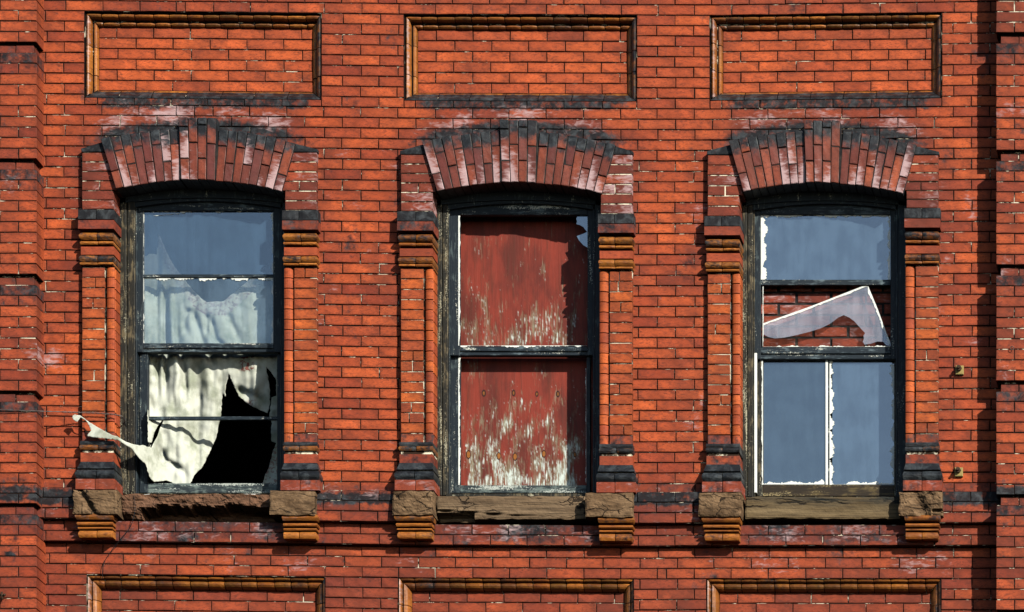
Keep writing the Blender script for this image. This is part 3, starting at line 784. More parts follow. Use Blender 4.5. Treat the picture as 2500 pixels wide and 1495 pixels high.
# ---- arches
def arch(wi):
    w = WIN[wi]; xl, xr = w['arch']; dy = w['ady']
    k = (xr-xl)/476.0
    mb = MB('archbrick', 'mortar_gapshade'); key = MB('archbrick', 'mortar_gapshade')
    def T(x, y, o):
        return ip(xl+(x-245)*k, y+dy, o)
    def column(m, tA, tB, bB, bA, o, cuts, top_soot):
        ts = [0]+cuts+[1]
        for a, b in zip(ts[:-1], ts[1:]):
            g = 0.009
            a_, b_ = a+(g if a else 0), b-(g if b < 1 else 0)
            q = [(lerp(p[0], r[0], s_), lerp(p[1], r[1], s_)) for p, r, s_ in ((tA, bA, a_), (tB, bB, a_), (tB, bB, b_), (tA, bA, b_))]
            # joints between columns
            q = [(q[0][0]+.9, q[0][1]), (q[1][0]-.9, q[1][1]), (q[2][0]-.9, q[2][1]), (q[3][0]+.9, q[3][1])]
            s0 = random.uniform(0.6, 1.25)*top_soot
            sf = lambda u, v, a=a, b=b, s0=s0: s0*g1(max(0, lerp(a, b, v)-0.07), 0.26)
            l0 = random.choice((0, 0.35, 0.7, 1.0, 1.25)) if b > 0.6 else random.choice((0, 0, 0, 0.3))
            cside = random.choice((0, 1))
            lf = lambda u, v, l0=l0, b=b, cs=cside: l0*(0.35+0.7*v)*(0.6+0.5*(u if cs else 1-u)) if b > 0.6 else l0*0.6
            qbrick(m, q, o, BACK, 0, 2, 5, tone=min(1, max(0, random.gauss(0.5, 0.32))), age=random.uniform(0, 0.9), soot=sf, lime=lf, ch=0.003, jit=0.0035, bshade=1.4)
    ex = lambda x: 313+26*((437-x)/192)**1.5 if x < 437 else 316+33*(max(0, x-534)/187)**1.5
    nL = 8
    o = 0.066
    cutsets = [[0.66], [0.28], [0.58], [0.27], [0.60], [0.29], [0.62], [0.30]]
    for i in range(nL):
        a, b = i/nL, (i+1)/nL
        xt0, xt1 = lerp(245, 437, a), lerp(245, 437, b); xb0, xb1 = lerp(282, 441, a), lerp(282, 441, b)
        yb = lambda x: 440+21*(max(0, (441-x)/159))**1.6
        st = random.uniform(-2, 2)
        column(mb, T(xt0, ex(xt0)+st, o), T(xt1, ex(min(xt1, 436.9))+st, o), T(xb1, yb(xb1), o), T(xb0, yb(xb0), o), o, cutsets[i], 1)
        xt0, xt1 = lerp(534, 721, a), lerp(534, 721, b); xb0, xb1 = lerp(525, 687, a), lerp(525, 687, b)
        yb2 = lambda x: 442+24*(max(0, (x-525)/162))**1.6
        cs = cutsets[7-i]
        column(mb, T(xt0, ex(max(xt0, 534.1))+st, o), T(xt1, ex(xt1)+st, o), T(xb1, yb2(xb1), o), T(xb0, yb2(xb0), o), o, [cs[0]+random.uniform(-.03, .03)], 1)
    kc = [[0.15, 0.66], [0.40], [0.12, 0.66], [0.42]]
    for i in range(4):
        xt0, xt1 = lerp(435, 528, i/4), lerp(435, 528, (i+1)/4); xb0, xb1 = lerp(441, 524, i/4), lerp(441, 524, (i+1)/4)
        column(key, T(xt0, 287, .084), T(xt1, 287+i*.4, .084), T(xb1, 438+i*.5, .084), T(xb0, 438, .084), .084, kc[i], 1.0)
    # bedding behind the voussoirs
    pt = [T(248, 342, o), T(345, 326, o), T(437, 318, o), T(534, 320, o), T(620, 330, o), T(718, 352, o)]
    pb = [T(684, 462, o), T(600, 446, o), T(523, 438, o), T(441, 437, o), T(360, 445, o), T(285, 458, o)]
    for i in range(5):
        mb.prism([pt[i], pt[i+1], pb[4-i], pb[5-i]], BACK+0.004, o-0.006, 1)
    a_, b_ = T(438, 290, .08), T(525, 436, .08)
    key.box(a_[0], b_[0], a_[1], b_[1], -0.02, 0.077, 1)
    ao = part(mb, 'arch'); part(key, 'keystone', ao)
for i in range(3): arch(i)

# ------------------------------------------------------------------ windows
def ragged(mb, pts, w, amp, out, seed, mi=0, side=1, thick=0.003):
    """old putty or paint line: ragged on one side. pts: polyline as seen; w width"""
    P0 = []; P1 = []
    for (ax, ay), (bx, by) in zip(pts[:-1], pts[1:]):
        L = math.hypot(bx-ax, by-ay); n = max(2, int(L/1.6)); dx, dy_ = (bx-ax)/L, (by-ay)/L
        for i in range(n+1):
            x, y = lerp(ax, bx, i/n), lerp(ay, by, i/n)
            nn = noise.fractal(Vector((x*0.035, y*0.035, seed)), 0.5, 2.3, 7)
            ww = max(0.3, w+nn*amp)
            P0.append((x, y)); P1.append((x-dy_*ww*side, y+dx*ww*side))
    pp = [P(*ip(x, y, out), out) for x, y in P0]+[P(*ip(x, y, out), out) for x, y in P1]
    n = len(P0)
    back = [(p[0], p[1]+thick, p[2]) for p in pp]
    fs = [(i, i+1, n+i+1, n+i) for i in range(n-1)]
    fs += [(n+i, n+i+1, 3*n+i+1, 3*n+i) for i in range(n-1)]+[(i, i+1, 2*n+i+1, 2*n+i) for i in range(n-1)]
    mb.add(pp+back, fs, mi)

FO, UO, LO = -0.09, -0.125, -0.155      # frame, upper sash, lower sash planes
def window(i, p):
    w = WIN[i]
    oL, oR = p['o']; fl, fr = p['fr']; g0, g1_, gt = p['g']; l0, l1 = p['l']
    sy = p['sy']
    fm = MB('rawwood', 'paint', 'interior')
    # jambs: outer moulding, inner stop
    a = w['xi'][0]-2
    y0 = 452; yb = ip(0, p['bot'], FO)[1]
    ridge = ip(fl, 0, FO)[0]
    fm.box(a, a+(ridge-a)*0.42, y0, yb, FO-.16, FO, 0, ch=.004)
    fm.box(a+(ridge-a)*0.45, ridge-3, y0, yb, FO-.16, FO-.008, 0, ch=.004)
    fm.box(ridge-3, ridge, y0, yb, FO-.16, FO-.018, 1 if i != 2 else 0, ch=.003)
    b = ip(fr, 0, FO)[0]; e = w['xi'][1]+10
    fm.box(b, b+6, y0, yb, FO-.16, FO-.012, 1, ch=.003); fm.box(b+6.5, e, y0, yb, FO-.16, FO, 1, ch=.004)
    # arched head
    cx = (oL+oR)/2; hw = (oR-oL)/2
    def headpoly(yc, ys, x0, x1, out, top=430):
        n = 16; lo = [ip(lerp(x0, x1, q/n), yc+(ys-yc)*abs(2*q/n-1)**2, out) for q in range(n+1)]
        A = ip(x0, top, out); B = ip(x1, top, out)
        return lo, A, B
    def head(yc, ys, x0, x1, out, th, mi):
        lo, A, B = headpoly(yc, ys, x0, x1, out)
        n = len(lo)
        for q in range(n-1):
            fm.prism([(lo[q][0], A[1]), (lo[q+1][0], A[1]), lo[q+1], lo[q]], out-th, out, mi)
    hy = w['ady']
    head(483+hy, 497+hy, oL-8, oR+10, FO, .12, 1)
    head(491+hy, 508+hy, oL+20, oR-5, FO-.012, .1, 1)
    wo = part(fm, 'window', None, p['label'])
    # upper sash
    us = MB('paint', 'painth', 'white')
    def ib(mb, x0, x1, y0, y1, out, th, mi, ch=.003): mb.ibox(x0, x1, y0, y1, out, th, mi, (0.5, 0, 0, 0), ch)
    m0, m1 = p['mr']
    ib(us, fl-4, g0, 470, m1, UO, .035, 0); ib(us, g1_, fr+8, 470, m1, UO, .035, 0)
    lo, A, B = None, None, None
    ib(us, g0, g1_, 470, gt, UO-.001, .034, 1)
    ib(us, g0, g1_, m0, m0+(m1-m0)*.55, UO-.001, .034, 1)
    ib(us, g0-8, g1_+6, m0+(m1-m0)*.55, m1, UO-.012, .03, 1)
    uo = part(us, 'upper_sash', wo)
    if p.get('bar'):
        bb = MB('painth'); bb.ibox(g0, g1_, p['bar'][0], p['bar'][1], UO-.006, .02, 0, ch=.002); part(bb, 'glazing_bar', wo)
    ls = MB('paint', 'painth', 'white')
    lm = {0: 'railwood', 1: 'railwood', 2: 'olivewood'}[i]
    ls.mats = ('paint' if i != 2 else 'rawwood', 'painth', 'white', lm)
    b0, b1 = p['br']
    ib(ls, p['ls'], l0, m0+6, b1, LO, .035, 0); ib(ls, l1, l1+9, m0+6, b1, LO, .035, 0)
    ib(ls, l0, l1, b0, b1, LO-.001, .034, 3)
    ib(ls, l0-10, l1+8, m0+4, m1+2, LO-.004, .03, 1)
    part(ls, 'lower_sash', wo)
    if i == 0:
        lb = MB('painth'); lb.ibox(l0-2, l1+2, 1017, 1025, LO-.002, .02, 0, ch=.002); part(lb, 'glazing_bar', wo)
    sub = MB('rawwood'); sub.ibox(fl-8, fr+12, b1+1, sy[0]+3, FO+.01, .15, 0); part(sub, 'sub_sill', wo)
    return wo
wA = window(0, dict(o=(297.5, 695), fr=(331, 683), g=(349, 667, 515), bar=(670, 677.5), mr=(838, 860), l=(361, 676), ls=340, br=(1180, 1204), bot=1206,
    sy=(1204, 1262), label='sash window with a torn curtain and a missing lower pane'))
wB = window(1, dict(o=(1068, 1464), fr=(1096, 1446), g=(1122, 1434, 525), mr=(845, 868), l=(1123, 1432), ls=1100, br=(1185, 1204), bot=1210,
    sy=(1210, 1266), label='boarded sash window with almost all its glass gone'))
wC = window(2, dict(o=(1815, 2211), fr=(1841, 2186), g=(1857, 2174, 524), bar=(683, 696), mr=(847, 877), l=(1862, 2183), ls=1848, br=(1184, 1212), bot=1213,
    sy=(1213, 1266), label='sash window with grimy panes and a white upright in its lower sash'))

def pane(name, parent, mat, x0, x1, y0, y1, out, label=None, poly=None):
    mb = MB(mat)
    if poly is None:
        a = ip(x0, y0, out); b = ip(x1, y1, out); mb.box(a[0], b[0], a[1], b[1], out-.003, out)
    else:
        mb.prism([ip(x, y, out) for x, y in poly], out-.003, out)
    return part(mb, name, parent, label)
pane('pane', wA, 'topglass', 347, 669, 512, 671, UO-.018, 'upper pane in front of the curtain')
pane('pane', wA, 'glass', 347, 669, 676, 840, UO-.018, 'pane covering the sagging hem of the curtain')
pane('pane', wC, 'dirtyglass', 1855, 2176, 522, 685, UO-.018, 'grimy top pane with smeared white edges')
pane('pane', wC, 'darkglass', 1860, 2016, 868, 1186, LO-.018, 'darker left lower pane')
pane('pane', wC, 'dirtyglass', 2032, 2185, 868, 1186, LO-.018, 'right lower pane with white paint edge')
cr = lambda pts: [(900+x/3.533, 450+y/3.533) for x, y in pts]
pane('broken_pane', wB, 'dirtyglass', 0, 0, 0, 0, UO-.018, 'jagged remnant of glass in the top corner',
     cr([(1900, 262), (1830, 272), (1800, 280), (1790, 300), (1798, 318), (1792, 345), (1820, 352), (1850, 368), (1868, 392), (1885, 412), (1850, 428), (1795, 448),
         (1815, 485), (1850, 525), (1890, 548), (1905, 560)]))
# putty and paint residues
def putty(par, *a, **k):
    m = MB('white'); ragged(m, *a, **k); part(m, 'putty', par)
putty(wA, [(349, 515), (349, 838)], 1.6, 2.2, UO-.012, 1, side=-1)
putty(wA, [(667, 520), (667, 838)], 2.0, 6.0, UO-.014, 2)
putty(wA, [(352, 515.5), (640, 515.5)], 1.6, 6, UO-.014, 3)
putty(wA, [(351, 678.5), (665, 678.5)], 3.0, 8, UO-.014, 4)
putty(wA, [(375, 527), (440, 521)], 0.6, 2.5, UO-.0145, 44)
putty(wA, [(361, 870), (361, 1178)], 0.3, 3.0, LO-.004, 5, side=1)
putty(wA, [(350, 1208), (366, 1206)], 3, 5, FO+.012, 6); putty(wA, [(596, 1206), (636, 1206)], 2.5, 7, FO+.012, 7)
putty(wB, [(1119, 527), (1119, 844)], 3.6, 1.8, UO+.001, 11, side=-1)
putty(wB, [(1119, 874), (1119, 1184)], 3.4, 2.6, LO+.002, 12, side=-1)
putty(wB, [(1124, 844), (1432, 844)], 1.6, 4.5, UO+.001, 13)
putty(wB, [(1431, 900), (1431, 1180)], 0.2, 3.5, LO+.002, 14)
putty(wC, [(1857, 524), (1857, 683)], 11, 9, UO-.014, 21, side=-1)
putty(wC, [(1857, 523), (2173, 523)], 5.5, 6, UO-.0145, 22)
putty(wC, [(2173, 526), (2173, 683)], 5, 8, UO-.0141, 23)
putty(wC, [(1858, 1183), (2182, 1183)], 3.2, 7, LO-.014, 24, side=-1)
putty(wC, [(1862.5, 880), (1862.5, 1184)], 2.6, 2, LO+.002, 25, side=1)
putty(wC, [(2183, 890), (2183, 1182)], 4.5, 9, LO-.0142, 26)
putty(wC, [(1862, 847), (2174, 847)], 0.4, 4.0, UO+.001, 27, side=-1)
putty(wC, [(1862, 700), (1862, 845)], 1.6, 1.5, UO-.010, 28, side=-1)
wb = MB('white')
wb.ibox(1841, 1847.5, 862, 1203, FO-.02, .02, 0, ch=.002); part(wb, 'parting_strip', wC, 'bare white strip beside the lower sash')
mu = MB('white', 'painth')
mu.ibox(2015, 2021, 866, 1184, LO-.004, .02, 0, ch=.002); mu.ibox(2021.5, 2025, 866, 1184, LO-.008, .016, 1, ch=.001)
ragged(mu, [(2025, 868), (2025, 1184)], 7, 9, LO-.013, 31, side=-1)
part(mu, 'upright_bar', wC)

# ---- sills
def sill(i, x0, x1, y0, y1, mat, out, amp, ero, sootf=None):
    mb = MB(mat); a = ip(x0, y0, out); b = ip(x1, y1, out)
    rockblock(mb, a[0], b[0], a[1], b[1], out, -0.14, amp, 20+i*3.3, nx=90, ny=14, ero=ero, sootf=sootf)
    part(mb, 'window_sill')
def ero1(u, v, nn):
    line = 0.50+0.18*noise.fractal(Vector((u*6, 3, 1)), 0.6, 2, 4)+0.35*g1(u-0.03, 0.12)
    d = max(0, v-line)
    lip = 0.018*g1(v-line+0.06, 0.05)
    return 0.14*min(1, d*6)*(0.3 if u < 0.13 else 1)-lip*0.2+0.008*g1((v-0.25-0.25*u) % 0.33, 0.03)
def ero2(u, v, nn):
    l = 0.62+0.25*min(1, u*2.0)-0.06*u; c = g1(v-l, 0.022)*0.03*g1(max(0, u-0.75), .1)
    if v > 0.70 and u < 0.25: c += 0.07*min(1, (v-0.70)*8)
    return c
sill(0, 297, 664, 1206, 1262, 'sillred', 0.012, 0.016, ero1)
sill(1, 1066, 1430, 1211, 1267, 'sillwood', 0.012, 0.004, ero2)
sill(2, 1819, 2198, 1213, 1266, 'sillgrey', 0.012, 0.003, None, lambda u, v: 0.95*g1(v, 0.45)*(0.4+0.6*min(1, u*2)))

# ---- blocked opening behind the third window
inf = MB('brick', 'mortar_gapshade')
io = -0.20
a = ip(1850, 500, io); b = ip(2195, 1200, io); w3x0, w3x1 = a[0]-18, b[0]+10
inf.box(w3x0, w3x1, 400, 1290, io-.1, io-.006, 1)
y = a[1]-60+0.5; n = 0
while y < 1288:
    x = w3x0-(0 if n % 2 else 42)-14
    while x < w3x1:
        c = [(max(x, w3x0)+1, y+1), (min(x+80, w3x1), y+1), (min(x+80, w3x1), y+24), (max(x, w3x0)+1, y+24)]
        if c[1][0]-c[0][0] > 8: qbrick(inf, c, io, io-.05, 0, 4, 2, age=random.uniform(.45, .9), soot=0.12, lime=random.uniform(.35, .6), jit=.003, stain=False)
        x += 85.5
    y += 27.7; n += 1
part(inf, 'brick_infill', None, 'rough dark-jointed brickwork blocking the opening behind the window')

for o, par in PARTS: o.parent = par
bpy.context.view_layer.update()
for o, par in PARTS:
    if par is bld: o.matrix_parent_inverse = bld.matrix_world.inverted()

# ------------------------------------------------------------------ things of their own
# loose pane slumped in the third window
hp = lambda pts: [(1680+x/3.027, 450+y/3.027) for x, y in pts]
so_ = -0.145
shard_pts = hp([(552, 1030), (700, 975), (900, 905), (1100, 832), (1250, 772), (1325, 740), (1350, 800), (1400, 920), (1440, 1040), (1495, 1170), (1500, 1195),
    (1465, 1190), (1440, 1165), (1400, 1162), (1350, 1178), (1305, 1185), (1290, 1165), (1300, 1140), (1295, 1120), (1308, 1100), (1270, 1060), (1225, 1010), (1190, 985),
    (1150, 968), (1110, 985), (1050, 1030), (980, 1065), (900, 1090), (800, 1115), (720, 1132), (640, 1140), (590, 1128), (555, 1108)])
gm = MB('shard'); gm.prism([ip(x, y, so_) for x, y in shard_pts], so_-.003, so_)
gs = gm.build('glass_pane'); tag(gs, 'loose broken glass sheet with white edges slumped across the dark opening with brick behind', 'glass pane')
pe = MB('white')
ragged(pe, hp([(552, 1030), (900, 905), (1325, 740)]), 5.0, 2.0, so_+.003, 61, side=1)
ragged(pe, hp([(1325, 740), (1400, 920), (1495, 1180)]), 4.6, 4.0, so_+.003, 62, side=1)
pe.build('putty_edge', gs)

# sheets cut to an outline
def inside(p, poly):
    x, y = p; c = False; j = len(poly)-1
    for i in range(len(poly)):
        xi_, yi = poly[i]; xj, yj = poly[j]
        if (yi > y) != (yj > y) and x < (xj-xi_)*(y-yi)/(yj-yi)+xi_: c = not c
        j = i
    return c
def densify(poly, st):
    out = []
    for i in range(len(poly)):
        a, b = poly[i], poly[(i+1) % len(poly)]
        L = math.hypot(b[0]-a[0], b[1]-a[1]); n = max(1, int(L/st))
        out += [(lerp(a[0], b[0], k/n), lerp(a[1], b[1], k/n)) for k in range(n)]
    return out
def sheet(mb, poly, st, outf, atf, holes=(), jag=2.2):
    poly = [(x+(jag if x > 345 else .9)*nz(x, y, .35, 6), y+(jag if x > 345 else .9)*nz(x, y, .35, 16)) for x, y in densify(poly, st)]; holes = [densify(h, st) for h in holes]
    vs = [Vector(p) for p in poly]; n = len(vs)
    edges = [(i, (i+1) % n) for i in range(n)]
    for h in holes:
        o = len(vs); vs += [Vector(p) for p in h]; edges += [(o+i, o+(i+1) % len(h)) for i in range(len(h))]
    x0, x1 = min(p[0] for p in poly), max(p[0] for p in poly); y0, y1 = min(p[1] for p in poly), max(p[1] for p in poly)
    x = x0
    k = 0
    while x < x1:
        y = y0+(st/2 if k % 2 else 0)
        while y < y1:
            if inside((x, y), poly) and not any(inside((x, y), h) for h in holes): vs.append(Vector((x, y)))
            y += st
        x += st*0.87; k += 1
    V, E, F, *_ = delaunay_2d_cdt(vs, edges, [], 0, 0.05)
    fs = []
    for f in F:
        c = (sum(V[i].x for i in f)/3, sum(V[i].y for i in f)/3)
        if inside(c, poly) and not any(inside(c, h) for h in holes): fs.append(tuple(f))
    pts = []; at = []
    for v in V:
        o = outf(v.x, v.y); q = ip(v.x, v.y, o); pts.append(P(q[0], q[1], o)); at.append(atf(v.x, v.y))
    mb.add(pts, fs, 0, at)

bB = lambda x, y: (150+x/3.533, 450+y/3.533)
bC = lambda x, y: (150+x/3.533, 830+y/3.533)
vedge = [bB(*p) for p in [(838, 430), (862, 470), (900, 570), (940, 650), (1000, 745), (1040, 790), (1090, 860), (1170, 950), (1225, 1000), (1262, 1018), (1330, 1012), (1392, 1016), (1440, 975),
         (1520, 910), (1620, 830), (1700, 760), (1790, 685), (1850, 640)]]
outer = vedge+[bC(*p) for p in [(1900, 200), (1900, 1290), (1700, 1290), (1735, 1235), (1760, 1160), (1790, 1100), (1815, 1000), (1850, 885), (1812, 880), (1808, 790), (1812, 710), (1795, 660), (1800, 600),
        (1815, 500), (1850, 480), (1852, 345), (1800, 268), (1765, 230), (1785, 330), (1795, 420), (1800, 500), (1792, 590), (1775, 632), (1700, 602), (1600, 547), (1530, 482), (1500, 422), (1470, 350),
        (1440, 288), (1430, 350), (1412, 440), (1418, 492), (1390, 458), (1384, 560), (1375, 655), (1355, 740), (1330, 860), (1280, 965), (1240, 1050), (1212, 1105), (1150, 1160), (1112, 1245),
        (1100, 1290), (985, 1290), (960, 1232), (900, 1215), (800, 1225), (770, 1200), (742, 1130), (728, 1075), (690, 1040), (650, 1000), (605, 936)]]
tail = [bC(*p) for p in [(560, 912), (512, 880), (470, 862), (430, 858), (390, 852), (340, 850), (290, 842), (220, 830), (228, 812), (236, 805), (250, 790), (256, 782), (246, 760), (240, 742), (228, 722), (212, 700), (190, 684), (165, 672),
        (150, 692), (138, 706), (120, 704), (104, 690), (92, 672), (98, 652), (116, 645), (134, 650), (160, 652), (200, 680), (250, 716), (340, 770), (440, 824), (480, 832), (500, 846), (560, 882), (600, 896), (640, 905), (672, 912), (700, 908), (735, 925), (765, 925), (782, 880), (800, 830), (850, 730), (880, 690)]]
slit = [bC(*p) for p in [(866, 697), (880, 700), (850, 760), (828, 830), (800, 880), (772, 935), (765, 925), (785, 860), (800, 800), (830, 745)]]
left = [bC(*p) for p in [(745, 880), (742, 400), (700, 200)]]+[bB(690, 1300), bB(690, 640), bB(760, 600), bB(822, 610), bB(830, 500)]
# the tail joins the body along the slit: body polygon continues down the left side
body = outer+tail[:-3]+[bC(*p) for p in [(775, 890), (745, 880)]]+left[1:]
folds = [  # (points down the fold in picture units, depth, width)
    ([bB(835, 560), bB(832, 900), bB(850, 1380), bC(830, 140), bC(800, 420)], -0.020, 7),
    ([bB(885, 850), bB(880, 1100), bB(890, 1400), bC(835, 200), bC(830, 620)], -0.030, 6),
    ([bB(915, 850), bB(905, 1150), bB(915, 1400), bC(900, 260), bC(905, 640)], -0.032, 6),
    ([bB(985, 940), bB(990, 1150), bB(1000, 1400), bC(1050, 250), bC(1090, 620)], -0.030, 8),
    ([bB(1105, 1060), bB(1060, 1200), bB(1090, 1330)], -0.028, 7),
    ([bB(1115, 1060), bB(1190, 1250), bB(1230, 1400), bC(1290, 180), bC(1400, 280)], -0.024, 7),
    ([bB(1255, 1110), bB(1250, 1250), bB(1262, 1330)], -0.022, 5),
    ([bB(1275, 1110), bB(1330, 1330), bC(1400, 60), bC(1430, 280)], -0.022, 6),
    ([bB(1425, 1100), bB(1500, 1270), bB(1540, 1400)], -0.020, 7),
    ([bB(1000, 1000), bB(960, 1250), bB(980, 1400), bC(1010, 300), bC(950, 560)], 0.022, 7),
    ([bB(860, 700), bB(862, 1100), bB(868, 1400), bC(860, 400)], 0.024, 6),
    ([bC(900, 760), bC(890, 900), bC(850, 1120)], -0.012, 8),
    ([bC(800, 870), bC(900, 1040), bC(1010, 1110), bC(1120, 1200)], -0.016, 7),
    ([bC(1180, 90), bC(1175, 600), bC(1150, 1180)], -0.030, 14),
    ([bC(1480, 90), bC(1590, 150), bC(1650, 100)], -0.012, 8),
    ([bC(1500, 420), bC(1650, 480), bC(1770, 560)], -0.012, 8),
]
def dseg(p, a, b):
    vx, vy = b[0]-a[0], b[1]-a[1]; L = vx*vx+vy*vy
    t = max(0, min(1, ((p[0]-a[0])*vx+(p[1]-a[1])*vy)/L))
    return math.hypot(p[0]-a[0]-t*vx, p[1]-a[1]-t*vy)
def dline_t(p, pl):
    best = (1e9, 0); tot = sum(math.hypot(b[0]-a[0], b[1]-a[1]) for a, b in zip(pl[:-1], pl[1:])); acc = 0
    for a, b in zip(pl[:-1], pl[1:]):
        vx, vy = b[0]-a[0], b[1]-a[1]; L = math.hypot(vx, vy)
        t = max(0, min(1, ((p[0]-a[0])*vx+(p[1]-a[1])*vy)/(L*L)))
        d = math.hypot(p[0]-a[0]-t*vx, p[1]-a[1]-t*vy)
        if d < best[0]: best = (d, (acc+t*L)/tot)
        acc += L
    return best
def sm(t): t = max(0, min(1, t)); return t*t*(3-2*t)
def dline(p, pl): return min(dseg(p, a, b) for a, b in zip(pl[:-1], pl[1:]))
def cloth_out(x, y):
    CD = -0.225-(0.025+0.11*sm((x-455)/90))*sm((y-850)/240)
    ramp = interp(x, [175, 290, 300, 318, 340, 361, 374, 400, 450, 520], [.088, .085, .076, .045, -.02, -.095, -.14, max(-.21, CD), max(-.28, CD), CD])
    t = min(1, max(0, (y-985)/75)); t = t*t*(3-2*t)
    if x < 362: t = 1 if y > 1000 else 0
    base = lerp(CD, ramp, t)
    k = lerp(0.22, lerp(1.1, 2.1, sm((y-840)/150)), sm((-base-.08)/.14))
    o = base
    for pl, d, w in folds:
        dd, tt = dline_t((x, y), pl)
        if dd < w*3.2: o += k*d*g1(dd, w*1.2)*sm((tt+.04)/.22)*sm((1-tt)/.35)
    o += k*(0.010*noise.fractal(Vector((x*.03, y*.007, 2)), .7, 2, 3)+0.004*nz(x, y, .05, 8))
    if x < 300: o += 0.006*math.sin((x+y)*.16)
    return min(o, -0.20) if (x > 376 and y < 1000) else o
def cloth_at(x, y):
    d = dline((x, y), vedge[1:])
    hw = interp(x, [390, 470, 510, 560, 640], [14, 24, 30, 30, 22])
    hem = 0.75 if d < hw else (1.0 if d < hw+2.5 else 0)
    if y > 840: hem = 0
    mx, my = bC(1600, 210)
    rm = 1.0 if abs(x-mx) < 19 and abs(y-my) < 18 else 0.0
    ex, ey = bC(1640, 545); rm = max(rm, g1(math.hypot(x-ex, (y-ey)*1.4), 9))
    if y > 1090 and x > 640: rm = max(rm, .7)
    return (hem, rm, 0, 1)
cm = MB('cloth'); sheet(cm, body, 4.2, cloth_out, cloth_at, [slit])
cu = cm.build('torn_curtain', None, True)
tag(cu, 'torn cream curtain sagging behind window glass, one corner pulled out over the brick pier', 'curtain')
md = cu.modifiers.new('thickness', 'SOLIDIFY'); md.thickness = 0.0015

# red board closing the second window
bm_ = MB('board')
bx0, bx1, by0, by1 = 1105, 1450, 500, 1200; bo = -0.245
st = 2.0; nxb = int((bx1-bx0)/st); nyb = int((by1-by0)/st)
KN = [(900+x/2.91, 830+y/2.91, r) for x, y, r in [(818, 380, 7.5), (1030, 378, 7), (1195, 385, 6), (1345, 385, 7), (710, 815, 8), (925, 825, 7), (1040, 830, 7.5), (1245, 810, 7), (1465, 815, 5)]]
KN += [(900+1395/3.533, 450+880/3.533, 12), (900+810/3.533, 450+900/3.533, 12)]
pts = []; at = []
for j in range(nyb+1):
    for i in range(nxb+1):
        x, y = bx0+i*st, by0+j*st
        sect = interp(y, [500, 600, 700, 780, 835, 872, 960, 1040, 1120, 1190], [0, .02, .20, .42, .72, .10, .20, .55, .78, 1.1])
        ed = interp(x, [1105, 1130, 1150, 1400, 1432, 1450], [.0, .3, 1, 1, .35, .2])
        wx = x+4*nz(x, y, .02, 4)
        kd = 0
        for kx, ky, r in KN:
            d2 = math.hypot((x-kx), (y-ky)*.55)
            kd = max(kd, g1(max(0, d2-r*.25), r*.42) if r < 10 else 0.35*g1(d2-r*.5, 3.0)*(.5+.5*math.sin(d2*2)))
            wx += (x-kx)*0.9*g1(d2, r*1.7)
        s1 = noise.fractal(Vector((wx*.22, y*.017, 1)), .7, 2.1, 5)
        s2 = noise.fractal(Vector((wx*.03, y*.016, 7)), .7, 2.1, 4)
        s3 = noise.fractal(Vector((wx*.36, y*.026, 11)), .6, 2.1, 4)
        pv = sect*ed*1.15+s1*.7+s2*.75-.64
        pe_ = min(1, max(0, pv*1.1+.1))*.92
        wv = min(1, max(0, (sect*ed+s3*.9+s2*.6-.95)*1.7))
        if y < 1000: kd *= .62
        if kd > .3: pe_ = wv = 0
        pts.append(P(*ip(x, y, bo), bo-0.0010*pe_)); at.append((pe_, wv, min(1, kd*1.3), 1))
W_ = nxb+1
fs = [(j*W_+i, j*W_+i+1, (j+1)*W_+i+1, (j+1)*W_+i) for j in range(nyb) for i in range(nxb)]
n0 = len(pts)
corner = [0, nxb, nyb*W_+nxb, nyb*W_]
for k in corner: pts.append((pts[k][0], pts[k][1]+.015, pts[k][2])); at.append(at[k])
fs += [tuple([*range(0, W_)][::-1]+[n0, n0+1]), (n0, n0+1, n0+2, n0+3), (corner[1], n0+1, n0+2, corner[2]), (corner[0], corner[3], n0+3, n0)]
bm_.add(pts, fs, 0, at)
bd = bm_.build('painted_board'); tag(bd, 'red painted board with peeling paint and knots filling the middle window', 'board')

# ---- cables, anchors
def tube(mb, pts, r, mi=0, seg=7):
    V = [Vector(p) for p in pts]; rings = []
    for i, p in enumerate(V):
        d = (V[min(i+1, len(V)-1)]-V[max(i-1, 0)]).normalized()
        u = d.cross(Vector((0, 0.3, 1))).normalized(); w = d.cross(u)
        rings.append([tuple(p+r*(math.cos(t)*u+math.sin(t)*w)) for t in [2*math.pi*k/seg for k in range(seg)]])
    pts2 = [q for rg in rings for q in rg]
    fs = [(i*seg+k, i*seg+(k+1) % seg, (i+1)*seg+(k+1) % seg, (i+1)*seg+k) for i in range(len(V)-1) for k in range(seg)]
    fs += [tuple(range(seg)), tuple((len(V)-1)*seg+k for k in range(seg))]
    mb.add(pts2, fs, mi)
def spline(pl, n=8):
    out = []
    for i in range(len(pl)-1):
        p0 = pl[max(i-1, 0)]; p1 = pl[i]; p2 = pl[i+1]; p3 = pl[min(i+2, len(pl)-1)]
        for k in range(n):
            t = k/n
            out.append(tuple(0.5*((2*p1[c])+(-p0[c]+p2[c])*t+(2*p0[c]-5*p1[c]+4*p2[c]-p3[c])*t*t+(-p0[c]+3*p1[c]-3*p2[c]+p3[c])*t**3) for c in range(3)))
    out.append(tuple(pl[-1])); return out
I3 = lambda x, y, o: P(*ip(x, y, o), o)
tw = MB('wire')
base = spline([I3(-60, 998, .17), I3(60, 1003, .16), I3(150, 1006, .10), I3(200, 1008, .07), I3(250, 1010, .065), I3(293, 1015, .06), I3(302, 1022, .02), I3(306, 1030, -.09)], 14)
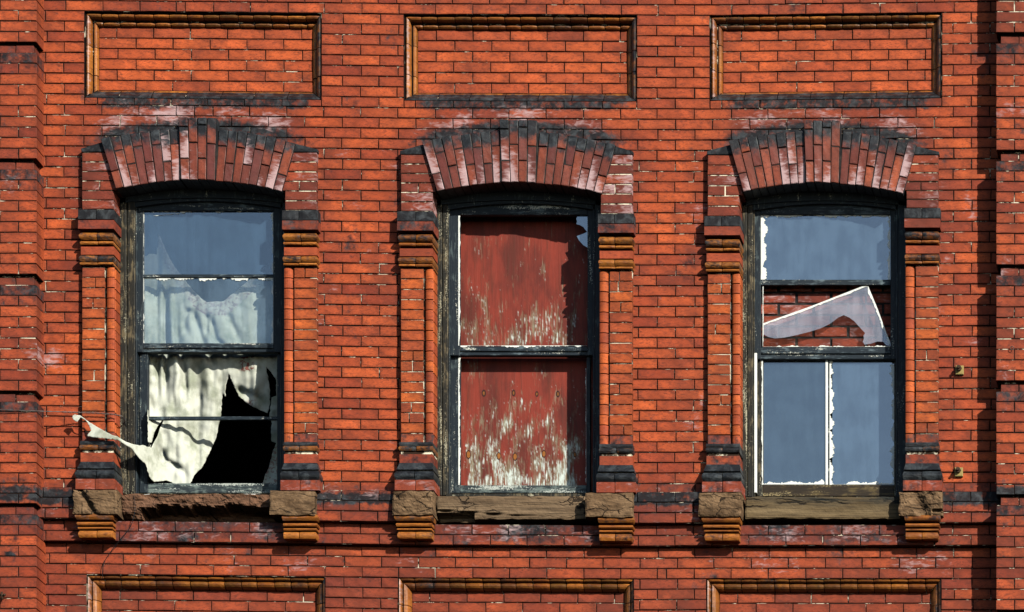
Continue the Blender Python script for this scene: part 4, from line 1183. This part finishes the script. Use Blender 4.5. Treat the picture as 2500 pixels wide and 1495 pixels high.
for ph in (0, math.pi):
    q = []
    for i, p in enumerate(base):
        am = 0.0032 if -2.72 < p[0] < -2.38 else 0.0012
        q.append((p[0], p[1]+am*math.sin(i*.95+ph), p[2]+am*math.cos(i*.95+ph)))
    tube(tw, q, 0.0021)
two = tw.build('wire', None, True); tag(two, 'twisted wire stretched across the pilaster and pier to the left window', 'wire')
lc = MB('blackwire')
tube(lc, spline([I3(303, 1020, -.06), I3(310, 1050, -.10), I3(318, 1080, -.1), I3(312, 1110, -.10), I3(314, 1150, -.10), I3(320, 1196, -.1), I3(326, 1207, .0), I3(330, 1240, .03), I3(326, 1263, .03), I3(318, 1287, .02),
    I3(300, 1310, .02), I3(284, 1330, .0), I3(272, 1345, -.01), I3(256, 1370, -.02), I3(251, 1390, -.02), I3(250, 1414, -.04)]), 0.0021)
lco = lc.build('cable', None, True); tag(lco, 'thin black cable dangling over the eroded sill of the left window', 'cable')

def anchor(x, y, label):
    mb = MB('brassy')
    a = ip(x+1, y-3, .03)
    mb.box(a[0]-10, a[0]+10, a[1]-10, a[1]+12, -.01, .020, 0, ch=.004)
    root = mb.build('wall_anchor'); tag(root, label, 'wall anchor', 'rusty anchors on the wall by the right pilaster')
    nb = MB('rust'); n = 6; r = 7
    poly = [(a[0]-1+r*math.cos(k*math.pi/3), a[1]-2+r*math.sin(k*math.pi/3)) for k in range(n)]
    nb.prism(poly, .019, .040); nb.build('nut', root)
    rb = MB('rust'); c = (a[0]-1, a[1]+1)
    poly = [(c[0]+3.4*math.cos(k*math.pi/5), c[1]-3+3.4*math.sin(k*math.pi/5)) for k in range(10)]
    rb.prism(poly, .039, .062); rb.build('bolt', root)
anchor(2341, 904, 'upper rusty anchor bolt with yellowish plate right of the third window')
anchor(2339, 1153, 'lower rusty anchor bolt with yellowish plate, close above the black string course')
ey = MB('wire'); q = []
for k in range(17):
    t = k/16*2*math.pi
    q.append((*ip(2471+4.2*math.cos(t), 850+4.6*math.sin(t), .16), .16))
tube(ey, [P(a, b, c) for a, b, c in q], .0016); tube(ey, [I3(2471, 845, .142), I3(2471, 845, .160)], .0018)
eo = ey.build('eye_hook', None, True); tag(eo, 'tiny metal ring screwed into the right brick pilaster', 'hook')
bk = MB('rust')
tube(bk, spline([I3(-30, 1452, .14), I3(-8, 1450, .16), I3(6, 1455, .175), I3(12, 1452, .19)]), .008); tube(bk, [I3(4, 1446, .176), I3(6, 1464, .178)], .007)
bo_ = bk.build('bracket', None, True); tag(bo_, 'black iron stub bracket on the left pilaster near its foot', 'bracket')

# ground far below
gd = MB('ground'); z = (747.5-4845)*S
gd.add([(-400, -800, z), (400, -800, z), (400, 300, z), (-400, 300, z)], [(0, 1, 2, 3)])
g = gd.build('ground'); tag(g, kind='structure')
